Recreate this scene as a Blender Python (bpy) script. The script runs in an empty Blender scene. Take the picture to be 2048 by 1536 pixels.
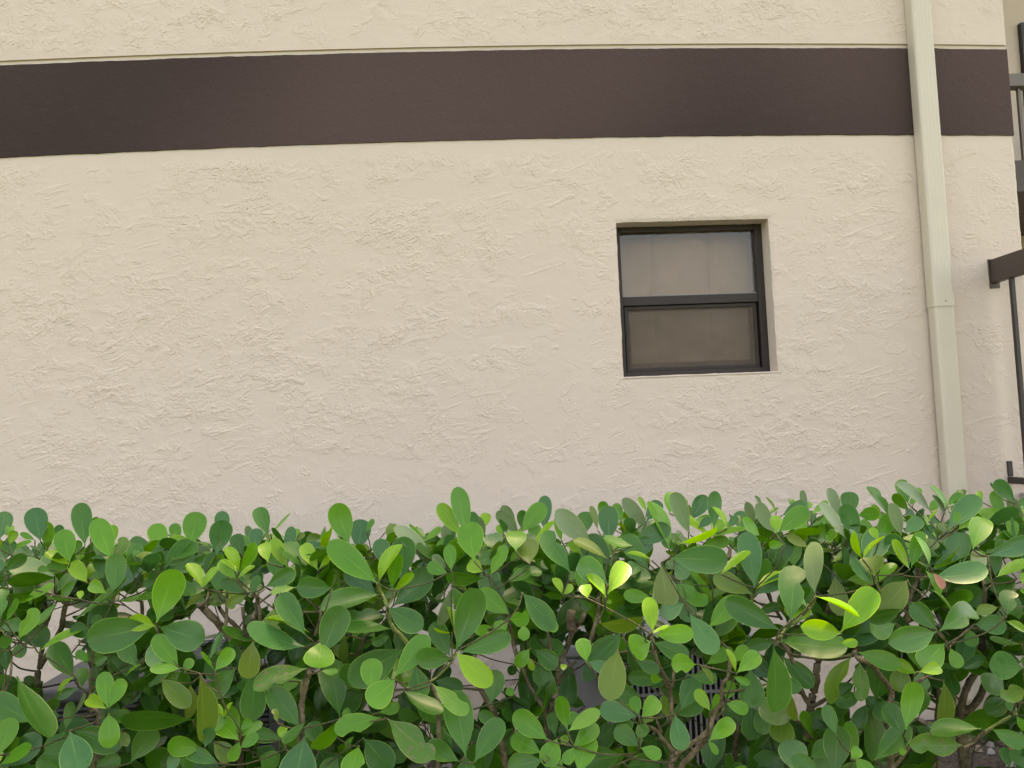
import bpy, bmesh, math, random
import numpy as np
from math import radians, sin, cos, tan, acos, sqrt, pi
from mathutils import Vector, Matrix, noise
random.seed(11)
SC = bpy.context.scene
COL = SC.collection

# ------------------------------------------------------------------ camera
F_PX = 1600.0                       # focal length in photograph pixels (2048 wide)
YAW, PITCH, ROLL = radians(3.14), radians(3.65), radians(-2.40)
CAM = Vector((0.0, -4.3, 1.624))
FWD = Vector((sin(YAW)*cos(PITCH), cos(YAW)*cos(PITCH), sin(PITCH)))
_r = Vector((cos(YAW), -sin(YAW), 0)); _u = _r.cross(FWD)
RGT = cos(ROLL)*_r + sin(ROLL)*_u
UPV = -sin(ROLL)*_r + cos(ROLL)*_u
cd = bpy.data.cameras.new('camera'); cam = bpy.data.objects.new('camera', cd); COL.objects.link(cam)
m = Matrix((RGT, UPV, -FWD)).transposed().to_4x4(); m.translation = CAM
cam.matrix_world = m
cd.sensor_width = 36; cd.lens = F_PX/2048*36; cd.clip_start = 0.05; cd.clip_end = 2000
SC.camera = cam

# ------------------------------------------------------------------ sky, sun, exposure
SUN_EL, SUN_AZ = radians(63), radians(20)      # behind the building, a little to the right
world = bpy.data.worlds.new('World'); SC.world = world; world.use_nodes = True
wn = world.node_tree; wn.nodes.clear()
wo = wn.nodes.new('ShaderNodeOutputWorld'); bg = wn.nodes.new('ShaderNodeBackground')
sky = wn.nodes.new('ShaderNodeTexSky'); sky.sky_type = 'NISHITA'; sky.sun_disc = False
sky.sun_elevation = SUN_EL; sky.sun_rotation = SUN_AZ
sky.air_density = 1.0; sky.dust_density = 3.0; sky.ozone_density = 1.0
bg.inputs['Strength'].default_value = 0.15
wn.links.new(sky.outputs[0], bg.inputs['Color']); wn.links.new(bg.outputs[0], wo.inputs['Surface'])
SUN_DIR = Vector((sin(SUN_AZ)*cos(SUN_EL), cos(SUN_AZ)*cos(SUN_EL), sin(SUN_EL)))
sl = bpy.data.lights.new('sun', 'SUN'); sl.energy = 2.3; sl.angle = radians(0.53); sl.color = (1.0, 0.95, 0.86)
so = bpy.data.objects.new('sun', sl); COL.objects.link(so); so.location = (3, 6, 14)
so.rotation_euler = SUN_DIR.to_track_quat('Z', 'Y').to_euler()
vs = SC.view_settings
vs.view_transform = 'Standard'; vs.look = 'None'; vs.gamma = 1.0; vs.use_curve_mapping = False
vs.exposure = 2.47
vs.use_white_balance = True; vs.white_balance_temperature = 10400; vs.white_balance_tint = 14
SC.cycles.use_adaptive_sampling = True; SC.cycles.adaptive_threshold = 0.03; SC.cycles.max_bounces = 6; SC.cycles.diffuse_bounces = 3; SC.cycles.glossy_bounces = 3; SC.cycles.transparent_max_bounces = 12

# ------------------------------------------------------------------ helpers
def at(px, py, depth):
    return CAM + FWD*depth + RGT*((px-1024)/F_PX*depth) + UPV*((768-py)/F_PX*depth)
def on_y(px, py, y):
    d = FWD + RGT*((px-1024)/F_PX) + UPV*((768-py)/F_PX)
    return CAM + d*((y-CAM.y)/d.y)
def proj(p):
    v = p-CAM; d = v.dot(FWD)
    return 1024+F_PX*v.dot(RGT)/d, 768-F_PX*v.dot(UPV)/d, d
def empty(name, loc, label, cat, group=None):
    o = bpy.data.objects.new(name, None); COL.objects.link(o); o.location = loc
    o.empty_display_size = 0.1
    o['label'] = label; o['category'] = cat
    if group: o['group'] = group
    return o
def tag(o, label=None, cat=None, group=None, kind=None):
    for k, v in (('label', label), ('category', cat), ('group', group), ('kind', kind)):
        if v: o[k] = v
    return o
def mesh_obj(name, bm_or_me, mat, parent=None, smooth=False):
    if isinstance(bm_or_me, bmesh.types.BMesh):
        me = bpy.data.meshes.new(name); bm_or_me.normal_update(); bm_or_me.to_mesh(me); bm_or_me.free()
    else: me = bm_or_me
    if mat and not me.materials: me.materials.append(mat)
    if smooth:
        for p in me.polygons: p.use_smooth = True
    o = bpy.data.objects.new(name, me); COL.objects.link(o)
    if parent is not None:
        o.parent = parent; o.location = -abs_loc(parent)
    return o
def abs_loc(o):
    v = Vector(o.location)
    while o.parent is not None: o = o.parent; v += Vector(o.location)
    return v
def box(bm, x0, x1, y0, y1, z0, z1, bev=0.0):
    r = bmesh.ops.create_cube(bm, size=1.0)
    vs_ = r['verts']
    bmesh.ops.scale(bm, vec=(x1-x0, y1-y0, z1-z0), verts=vs_)
    bmesh.ops.translate(bm, vec=((x0+x1)/2, (y0+y1)/2, (z0+z1)/2), verts=vs_)
    if bev > 0:
        es = list({e for v in vs_ for e in v.link_edges})
        bmesh.ops.bevel(bm, geom=es, offset=bev, segments=2, affect='EDGES', profile=0.6)
def boxo(name, x0, x1, y0, y1, z0, z1, mat, parent=None, bev=0.0):
    bm = bmesh.new(); box(bm, x0, x1, y0, y1, z0, z1, bev)
    return mesh_obj(name, bm, mat, parent)
def catmull(pts, n=4):
    out = []
    for i in range(len(pts)-1):
        p0 = pts[max(i-1, 0)]; p1 = pts[i]; p2 = pts[i+1]; p3 = pts[min(i+2, len(pts)-1)]
        for k in range(n):
            t = k/n
            out.append(0.5*((2*p1)+(p2-p0)*t+(2*p0-5*p1+4*p2-p3)*t*t+(3*p1-p0-3*p2+p3)*t*t*t))
    out.append(pts[-1]); return out
def tube(bm, pts, radii, sides=7, knob=0.0):
    rings = []; ref = Vector((0.31, 0.17, 0.93)).normalized()
    for i, p in enumerate(pts):
        d = (pts[min(i+1, len(pts)-1)]-pts[max(i-1, 0)])
        d = d.normalized() if d.length > 1e-7 else Vector((0, 0, 1))
        a = ref.cross(d)
        if a.length < 1e-3: a = Vector((1, 0, 0)).cross(d)
        a.normalize(); b = d.cross(a)
        r = radii[i]
        rings.append([bm.verts.new(p+(a*cos(2*pi*k/sides)+b*sin(2*pi*k/sides))*r*(1+knob*noise.noise(p*60+Vector((k*1.7, 0, 0))))) for k in range(sides)])
    for i in range(len(rings)-1):
        for k in range(sides):
            bm.faces.new((rings[i][k], rings[i][(k+1) % sides], rings[i+1][(k+1) % sides], rings[i+1][k]))
    bm.faces.new(list(reversed(rings[0]))); bm.faces.new(rings[-1])

# ------------------------------------------------------------------ materials
class NT:
    def __init__(s, name):
        s.m = bpy.data.materials.new(name); s.m.use_nodes = True; s.t = s.m.node_tree
        s.t.nodes.clear(); s.out = s.t.nodes.new('ShaderNodeOutputMaterial')
    def n(s, typ, **kw):
        nd = s.t.nodes.new('ShaderNode'+typ)
        for k, v in kw.items():
            if k.startswith('i_'):
                key = k[2:].replace('_', ' ')
                nd.inputs[int(key) if key.isdigit() else key].default_value = v
            else: setattr(nd, k, v)
        return nd
    def l(s, a, b): s.t.links.new(a, b)
    def math(s, op, a, b=None, clamp=False):
        nd = s.n('Math', operation=op, use_clamp=clamp)
        for i, v in enumerate((a, b)):
            if v is None: continue
            if isinstance(v, (int, float)): nd.inputs[i].default_value = v
            else: s.l(v, nd.inputs[i])
        return nd.outputs[0]
    def ramp(s, fac, lo, hi, to0=0.0, to1=1.0, smooth=True):
        nd = s.n('MapRange', interpolation_type='SMOOTHSTEP' if smooth else 'LINEAR')
        s.l(fac, nd.inputs['Value'])
        nd.inputs['From Min'].default_value = lo; nd.inputs['From Max'].default_value = hi
        nd.inputs['To Min'].default_value = to0; nd.inputs['To Max'].default_value = to1
        return nd.outputs[0]
    def mix(s, fac, a, b):
        nd = s.n('Mix', data_type='RGBA')
        for sock, v in ((nd.inputs[0], fac), (nd.inputs[6], a), (nd.inputs[7], b)):
            if isinstance(v, (int, float)): sock.default_value = v
            elif isinstance(v, tuple): sock.default_value = v if len(v) == 4 else v+(1,)
            else: s.l(v, sock)
        return nd.outputs[2]
    def noise(s, vec, scale, detail=2, rough=0.5, dist=0.0):
        nd = s.n('TexNoise'); nd.inputs['Scale'].default_value = scale; nd.inputs['Detail'].default_value = detail
        nd.inputs['Roughness'].default_value = rough; nd.inputs['Distortion'].default_value = dist
        if vec is not None: s.l(vec, nd.inputs['Vector'])
        return nd
    def done(s, bsdf): s.l(bsdf, s.out.inputs['Surface']); return s.m

def simple(name, col, rough=0.5, var=0.06, scale=8.0, metal=0.0, bump=0.0, bscale=200.0, spec=0.5):
    t = NT(name); tc = t.n('TexCoord')
    nz = t.noise(tc.outputs['Object'], scale, 4, 0.6)
    d = tuple(c*(1-var*2.2) for c in col); b = tuple(min(1, c*(1+var*2.2)) for c in col)
    p = t.n('BsdfPrincipled'); p.inputs['Roughness'].default_value = rough; p.inputs['Metallic'].default_value = metal
    p.inputs['Specular IOR Level'].default_value = spec
    t.l(t.mix(nz.outputs['Fac'], d, b), p.inputs['Base Color'])
    if bump > 0:
        n2 = t.noise(tc.outputs['Object'], bscale, 3, 0.6)
        bp = t.n('Bump'); bp.inputs['Strength'].default_value = 1; bp.inputs['Distance'].default_value = bump
        t.l(n2.outputs['Fac'], bp.inputs['Height']); t.l(bp.outputs[0], p.inputs['Normal'])
    return t.done(p.outputs[0])

def stucco(name, col):
    t = NT(name); g = t.n('NewGeometry'); pos = g.outputs['Position']
    cv = t.noise(pos, 0.9, 3, 0.6).outputs['Fac']
    c2 = t.noise(pos, 28, 3, 0.65).outputs['Fac']
    base = t.mix(cv, tuple(c*0.955 for c in col), tuple(min(1, c*1.035) for c in col))
    base = t.mix(t.ramp(c2, 0.55, 0.8, 0, 0.12), base, tuple(c*0.82 for c in col))
    p = t.n('BsdfPrincipled'); p.inputs['Roughness'].default_value = 0.72; p.inputs['Specular IOR Level'].default_value = 0.25
    bp = t.n('Bump'); bp.inputs['Distance'].default_value = 0.0007
    t.l(t.noise(pos, 190, 2, 0.6).outputs['Fac'], bp.inputs['Height']); t.l(bp.outputs[0], p.inputs['Normal'])
    t.l(base, p.inputs['Base Color'])
    return t.done(p.outputs[0])

WALL_COL = (0.628, 0.514, 0.432)
M_WALL = stucco('cream_stucco', WALL_COL)
M_STRIP = simple('smooth_cream_render', (0.64, 0.540, 0.475), 0.7, 0.02, 5, bump=0.0008, bscale=90, spec=0.25)
def band_mat():
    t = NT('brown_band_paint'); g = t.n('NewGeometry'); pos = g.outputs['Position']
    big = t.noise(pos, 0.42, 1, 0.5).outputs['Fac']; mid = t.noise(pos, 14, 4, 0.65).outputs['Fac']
    c = t.mix(t.ramp(big, 0.30, 0.68, 1, 0), (0.044, 0.0265, 0.0240), (0.088, 0.0550, 0.0505))  # broad noise paints uneven light along the band, darker at the left
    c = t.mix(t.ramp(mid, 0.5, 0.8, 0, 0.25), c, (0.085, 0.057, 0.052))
    p = t.n('BsdfPrincipled'); p.inputs['Roughness'].default_value = 0.8; p.inputs['Specular IOR Level'].default_value = 0.2
    h = t.math('ADD', t.noise(pos, 95, 3, 0.65).outputs['Fac'], t.noise(pos, 22, 4, 0.6).outputs['Fac'])
    bp = t.n('Bump'); bp.inputs['Distance'].default_value = 0.0045; t.l(h, bp.inputs['Height'])
    t.l(c, p.inputs['Base Color']); t.l(bp.outputs[0], p.inputs['Normal'])
    return t.done(p.outputs[0])
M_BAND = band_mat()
M_BRONZE = simple('bronze_aluminium', (0.034, 0.024, 0.022), 0.5, 0.05, 12, bump=0.0002, spec=0.3)
M_RAIL = simple('brown_rail_paint', (0.060, 0.043, 0.034), 0.45, 0.10, 9, bump=0.0006, bscale=60)
M_IRON = simple('dark_rail_iron', (0.030, 0.022, 0.022), 0.45, 0.08, 12, bump=0.0004, bscale=90)
M_SPOUT = simple('cream_painted_aluminium', (0.560, 0.490, 0.390), 0.38, 0.03, 3, bump=0.0003, bscale=30)
M_RAILGREY = simple('weathered_rail_paint', (0.150, 0.122, 0.104), 0.5, 0.06, 9)
M_GREY = simple('grey_cabinet_paint', (0.200, 0.200, 0.205), 0.45, 0.08, 7)
M_DKGREY = simple('dark_grey_cabinet_paint', (0.050, 0.053, 0.062), 0.45, 0.10, 8)
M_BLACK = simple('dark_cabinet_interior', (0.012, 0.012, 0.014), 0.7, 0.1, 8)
M_LIGHT = simple('light_cabinet_paint', (0.46, 0.44, 0.42), 0.45, 0.05, 6)
M_CONC = simple('concrete', (0.33, 0.31, 0.28), 0.85, 0.10, 9, bump=0.003, bscale=40)
M_ROOF = simple('roof_coping', (0.30, 0.27, 0.22), 0.7, 0.08, 4)
M_PVC = simple('white_plastic', (0.70, 0.70, 0.68), 0.4, 0.02, 5)
M_CABLE = simple('black_cable', (0.02, 0.018, 0.018), 0.5, 0.05, 5)

def glass(name, tint, refl_rough=0.03, film=0.0):
    t = NT(name); tr = t.n('BsdfTransparent'); tr.inputs['Color'].default_value = tint+(1,)
    gl = t.n('BsdfGlossy'); gl.inputs['Roughness'].default_value = refl_rough; gl.inputs['Color'].default_value = (0.9, 0.93, 1, 1)
    fr = t.n('Fresnel'); fr.inputs['IOR'].default_value = 1.52
    mx = t.n('MixShader'); t.l(t.math('MULTIPLY', fr.outputs[0], 0.7, True), mx.inputs[0])
    t.l(tr.outputs[0], mx.inputs[1]); t.l(gl.outputs[0], mx.inputs[2])
    df = t.n('BsdfDiffuse'); df.inputs['Color'].default_value = (0.50, 0.42, 0.35, 1)
    tc = t.n('TexCoord'); nz = t.noise(tc.outputs['Object'], 5, 4, 0.6).outputs['Fac']
    m2 = t.n('MixShader'); t.l(t.ramp(nz, 0.35, 0.75, film*0.6, film*1.3), m2.inputs[0])
    t.l(mx.outputs[0], m2.inputs[1]); t.l(df.outputs[0], m2.inputs[2])
    return t.done(m2.outputs[0])
M_GLASS = glass('dusty_window_glass', (0.86, 0.86, 0.84), 0.04, 0.07)
M_DARKGLASS = glass('dark_window_glass', (0.3, 0.3, 0.32), 0.03, 0.02)
def screen_mat():
    t = NT('insect_screen_mesh'); tr = t.n('BsdfTransparent'); df = t.n('BsdfDiffuse'); df.inputs['Color'].default_value = (0.19, 0.145, 0.115, 1)
    tc = t.n('TexCoord'); nz = t.noise(tc.outputs['Object'], 6, 3, 0.5).outputs['Fac']
    mx = t.n('MixShader'); t.l(t.ramp(nz, 0.3, 0.7, 0.30, 0.40), mx.inputs[0]); t.l(tr.outputs[0], mx.inputs[1]); t.l(df.outputs[0], mx.inputs[2])
    return t.done(mx.outputs[0])
M_SCREEN = screen_mat()
M_SHADE = simple('beige_window_shade', (0.60, 0.36, 0.235), 0.85, 0.08, 4)

# leaves ------------------------------------------------------------
def leaf_mat(name, c0, c1, rim, rough=0.38, trans=0.28, spots=None):
    t = NT(name); uv = t.n('UVMap'); sep = t.n('SeparateXYZ'); t.l(uv.outputs[0], sep.inputs[0])
    oi = t.n('ObjectInfo'); tc = t.n('TexCoord')
    off = t.n('VectorMath', operation='ADD'); t.l(tc.outputs['Object'], off.inputs[0])
    rv = t.n('CombineXYZ'); t.l(t.math('MULTIPLY', oi.outputs['Random'], 37.0), rv.inputs[0]); t.l(rv.outputs[0], off.inputs[1])
    nz = t.noise(off.outputs[0], 2.2, 3, 0.55).outputs['Fac']
    f = t.math('ADD', t.math('MULTIPLY', oi.outputs['Random'], 0.75), t.math('MULTIPLY', t.math('SUBTRACT', nz, 0.5), 0.9), True)
    col = t.mix(f, c0, c1)
    e = t.math('ABSOLUTE', t.math('SUBTRACT', sep.outputs['X'], 0.5))          # 0 midrib .. 0.5 edge
    rib = t.math('MULTIPLY', t.ramp(e, 0.006, 0.038, 1, 0), t.ramp(sep.outputs['Y'], 0.2, 0.9, 0.38, 0.0))
    col = t.mix(rib, col, rim)
    col = t.mix(t.ramp(e, 0.455, 0.5, 0, 0.75), col, rim)
    ns = t.noise(off.outputs[0], 9, 4, 0.7).outputs['Fac']
    lo, hi, sc_ = spots if spots else (0.74, 0.80, (0.16, 0.12, 0.06))
    col = t.mix(t.ramp(ns, lo, hi, 0, 0.85), col, sc_)
    p = t.n('BsdfPrincipled'); p.inputs['Specular IOR Level'].default_value = 0.26; p.inputs['Coat Weight'].default_value = 0.26; p.inputs['Coat Roughness'].default_value = 0.12
    t.l(t.ramp(nz, 0.3, 0.7, rough-0.06, rough+0.08), p.inputs['Roughness'])
    t.l(col, p.inputs['Base Color'])
    bp = t.n('Bump'); bp.inputs['Distance'].default_value = 0.0006; bp.inputs['Strength'].default_value = 0.6
    t.l(t.math('ADD', t.math('MULTIPLY', rib, 0.8), t.math('MULTIPLY', nz, 1.5)), bp.inputs['Height']); t.l(bp.outputs[0], p.inputs['Normal'])
    tl = t.n('BsdfTranslucent'); hs = t.n('HueSaturation'); hs.inputs['Hue'].default_value = 0.488; hs.inputs['Saturation'].default_value = 1.1; hs.inputs['Value'].default_value = 1.4
    t.l(col, hs.inputs['Color']); t.l(hs.outputs[0], tl.inputs['Color'])
    mx = t.n('MixShader'); mx.inputs[0].default_value = trans
    t.l(p.outputs[0], mx.inputs[1]); t.l(tl.outputs[0], mx.inputs[2])
    return t.done(mx.outputs[0])
LEAF_M = {
 'd': leaf_mat('leaf_deep_green', (0.020, 0.102, 0.011), (0.048, 0.177, 0.021), (0.149, 0.312, 0.057), 0.40, 0.20),
 'b': leaf_mat('leaf_sea_green', (0.026, 0.123, 0.030), (0.061, 0.188, 0.051), (0.178, 0.344, 0.092), 0.32, 0.18),
 'm': leaf_mat('leaf_fresh_green', (0.041, 0.185, 0.009), (0.089, 0.276, 0.017), (0.238, 0.437, 0.057), 0.38, 0.22),
 'y': leaf_mat('leaf_yellow_green', (0.099, 0.281, 0.009), (0.184, 0.365, 0.017), (0.376, 0.500, 0.057), 0.38, 0.26),
 'o': leaf_mat('leaf_olive', (0.065, 0.151, 0.016), (0.134, 0.203, 0.030), (0.277, 0.323, 0.092), 0.45, 0.22, (0.66, 0.78, (0.297, 0.208, 0.057))),
 'u': leaf_mat('leaf_pale_underside', (0.134, 0.224, 0.103), (0.198, 0.276, 0.155), (0.337, 0.437, 0.230), 0.5, 0.22),
 'r': leaf_mat('leaf_dead_brown', (0.297, 0.125, 0.081), (0.356, 0.166, 0.103), (0.416, 0.260, 0.161), 0.6, 0.2),
 'k': leaf_mat('leaf_scarred_green', (0.045, 0.156, 0.016), (0.099, 0.219, 0.030), (0.277, 0.333, 0.115), 0.45, 0.22, (0.55, 0.62, (0.198, 0.136, 0.086))),
}
def bark_mat(name, c0, c1, spot):
    t = NT(name); g = t.n('NewGeometry'); pos = g.outputs['Position']
    a = t.noise(pos, 30, 4, 0.65).outputs['Fac']; b = t.noise(pos, 120, 4, 0.7).outputs['Fac']
    c = t.mix(t.ramp(a, 0.3, 0.7), c0, c1); c = t.mix(t.ramp(b, 0.56, 0.68, 0, 0.7), c, spot)
    p = t.n('BsdfPrincipled'); p.inputs['Roughness'].default_value = 0.8
    bp = t.n('Bump'); bp.inputs['Distance'].default_value = 0.004; t.l(t.math('ADD', b, a), bp.inputs['Height'])
    t.l(c, p.inputs['Base Color']); t.l(bp.outputs[0], p.inputs['Normal']); return t.done(p.outputs[0])
M_BARK = bark_mat('grey_brown_bark', (0.070, 0.050, 0.028), (0.180, 0.138, 0.080), (0.29, 0.25, 0.18))
M_STEM = bark_mat('green_young_stem', (0.110, 0.170, 0.035), (0.190, 0.230, 0.060), (0.24, 0.22, 0.09))
M_TWIG = bark_mat('brown_green_twig', (0.045, 0.050, 0.018), (0.095, 0.085, 0.035), (0.14, 0.12, 0.07))

# ------------------------------------------------------------------ ground
def ground_mat(name, cols, scale, bumpd):
    t = NT(name); g = t.n('NewGeometry'); pos = g.outputs['Position']
    a = t.noise(pos, scale, 6, 0.7).outputs['Fac']; b = t.noise(pos, scale*0.07, 4, 0.6).outputs['Fac']
    v = t.n('TexVoronoi'); v.inputs['Scale'].default_value = scale*1.6; t.l(pos, v.inputs['Vector'])
    c = t.mix(t.ramp(a, 0.35, 0.65), cols[0], cols[1]); c = t.mix(t.ramp(b, 0.4, 0.65, 0, 0.6), c, cols[2])
    p = t.n('BsdfPrincipled'); p.inputs['Roughness'].default_value = 0.95
    bp = t.n('Bump'); bp.inputs['Distance'].default_value = bumpd; t.l(t.math('ADD', a, v.outputs['Distance']), bp.inputs['Height'])
    t.l(c, p.inputs['Base Color']); t.l(bp.outputs[0], p.inputs['Normal']); return t.done(p.outputs[0])
bm = bmesh.new(); R_ = 400
for x, y in ((-R_, -R_), (R_, -R_), (R_, R_), (-R_, R_)): bm.verts.new((x, y, -0.004))
bm.faces.new(bm.verts)
tag(mesh_obj('ground', bm, ground_mat('lawn_ground', ((0.035, 0.060, 0.016), (0.060, 0.085, 0.028), (0.080, 0.090, 0.040)), 30, 0.02)), kind='structure')
bm = bmesh.new(); NX, NY = 90, 34
gv = [[bm.verts.new((-4.5+9.0*i/NX, -3.05+3.05*j/NY, 0.0 if i in (0, NX) or j in (0, NY) else 0.018*noise.noise(Vector((i*0.55, j*0.55, 3)))+0.008)) for i in range(NX+1)] for j in range(NY+1)]
for j in range(NY):
    for i in range(NX): bm.faces.new((gv[j][i], gv[j][i+1], gv[j+1][i+1], gv[j+1][i]))
tag(mesh_obj('planting_bed', bm, ground_mat('mulch_soil', ((0.045, 0.034, 0.026), (0.13, 0.10, 0.075), (0.19, 0.16, 0.13)), 55, 0.02), smooth=True), kind='structure')

# ------------------------------------------------------------------ building
XC = 3.150                       # right-hand corner of the gable wall
XL = -7.5; ROOF_Z = 6.36
bld = empty('stucco_building', (0, 0, 0), 'cream stucco building wall with a dark brown band and small window', 'building')
def arc(x):                      # the band is not dead straight
    return 0.045*max(0.0, 1-((x-0.35)/2.9)**2)
B0, BH = 3.203, 0.503
OX0, OX1, OZ0, OZ1 = 0.846, 1.702, 1.914, 2.767
def jit(x, z, a): return a*noise.noise(Vector((x*23, 1.3, z*23)))
# hand-trowelled skip stucco as real relief: torn skins of plaster with one sharp lip each
_rs = np.random.RandomState(5)
_perm = _rs.permutation(512); _ga = _rs.rand(512)*2*np.pi
_gx, _gy = np.cos(_ga), np.sin(_ga)
def perlin(x, y):
    xi = np.floor(x).astype(np.int64); yi = np.floor(y).astype(np.int64); xf = x-xi; yf = y-yi
    u = xf*xf*xf*(xf*(xf*6-15)+10); v = yf*yf*yf*(yf*(yf*6-15)+10)
    def gr(ix, iy, dx, dy):
        h = _perm[(_perm[ix & 511]+iy) & 511]
        return _gx[h]*dx+_gy[h]*dy
    n00 = gr(xi, yi, xf, yf); n10 = gr(xi+1, yi, xf-1, yf); n01 = gr(xi, yi+1, xf, yf-1); n11 = gr(xi+1, yi+1, xf-1, yf-1)
    a = n00+u*(n10-n00); b = n01+u*(n11-n01)
    return (a+v*(b-a))*1.5
def fbm(x, y, o, g=0.55):
    r = 0; am = 1; tot = 0
    for i in range(o):
        r = r+am*perlin(x*2.03**i+17.3*i, y*2.03**i+5.1*i); tot += am; am *= g
    return r/tot
def sst(v, a, b):
    t = np.clip((v-a)/(b-a), 0, 1); return t*t*(3-2*t)
def stucco_relief(X, Z):
    wx = fbm(X*4+3, Z*4+8, 3)*0.10; wz = fbm(X*4+31, Z*4+2, 3)*0.07
    x = X+wx; z = Z+wz
    big = fbm(X*0.9+4, Z*1.1+9, 3)
    h = 0
    #     fx,  fz, shear, octaves, gain, contours, height, mask freq, mask lo/hi
    L = [(3.8, 5.2, 0.25, 6, 0.66, 1.7, 1.0, 3.0, 0.02, .16),
         (7.8, 10., -.35, 5, 0.66, 1.5, 1.3, 4.4, 0.04, .16),
         (15., 19., 0.30, 5, 0.64, 1.4, 1.4, 6.0, 0.04, .16),
         (26., 32., -.15, 4, 0.62, 1.3, 1.3, 5.0, 0.06, .18),
         (42., 52., 0.10, 3, 0.60, 1.1, 1.1, 4.0, 0.10, .22)]
    for i, (fx, fz, sh, o, g, K, ht, mf, a, b) in enumerate(L):
        n = fbm((x+sh*z)*fx+7.7*i, (z-sh*0.6*x)*fz+3.3*i, o, g)
        s_ = n*K; s_ = s_-np.floor(s_)
        mk = sst(fbm(X*mf+11*i+2, Z*mf*1.25+5*i, 3), a, b)
        if i >= 2: mk = mk*sst(big, -.22, .10)
        h = h+ht*(1-s_)*mk*(0.6+0.5*perlin(X*9+i, Z*9))
    sc = fbm(X*3+Z*2.0, Z*30-X*9, 3)                      # trowel drags
    h = h+0.5*sst(sc, .30, .36)*sst(fbm(X*2+50, Z*2, 2), .05, .3)
    h = h+0.6*fbm(X*7, Z*9, 3)+0.12*perlin(X*110, Z*110)
    return h*0.0024
# lower textured wall, one fine grid with the window opening cut out and its reveals
def axis(lo, hi, marks, step):
    pts = [lo]+sorted(marks)+[hi]; out = []
    for a, b in zip(pts, pts[1:]):
        n = max(1, round((b-a)/step)); out += [a+(b-a)*k/n for k in range(n)]
    return out+[hi]
def np_mesh(name, verts, quads, mat, parent):
    me = bpy.data.meshes.new(name); me.vertices.add(len(verts)); me.vertices.foreach_set('co', verts.astype(np.float32).ravel())
    n = len(quads); me.loops.add(n*4); me.loops.foreach_set('vertex_index', quads.astype(np.int32).ravel())
    me.polygons.add(n); me.polygons.foreach_set('loop_start', np.arange(0, n*4, 4, dtype=np.int32))
    me.polygons.foreach_set('loop_total', np.full(n, 4, dtype=np.int32)); me.polygons.foreach_set('use_smooth', np.zeros(n, dtype=bool))
    me.update(calc_edges=True); me.validate()
    return mesh_obj(name, me, mat, parent)
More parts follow.
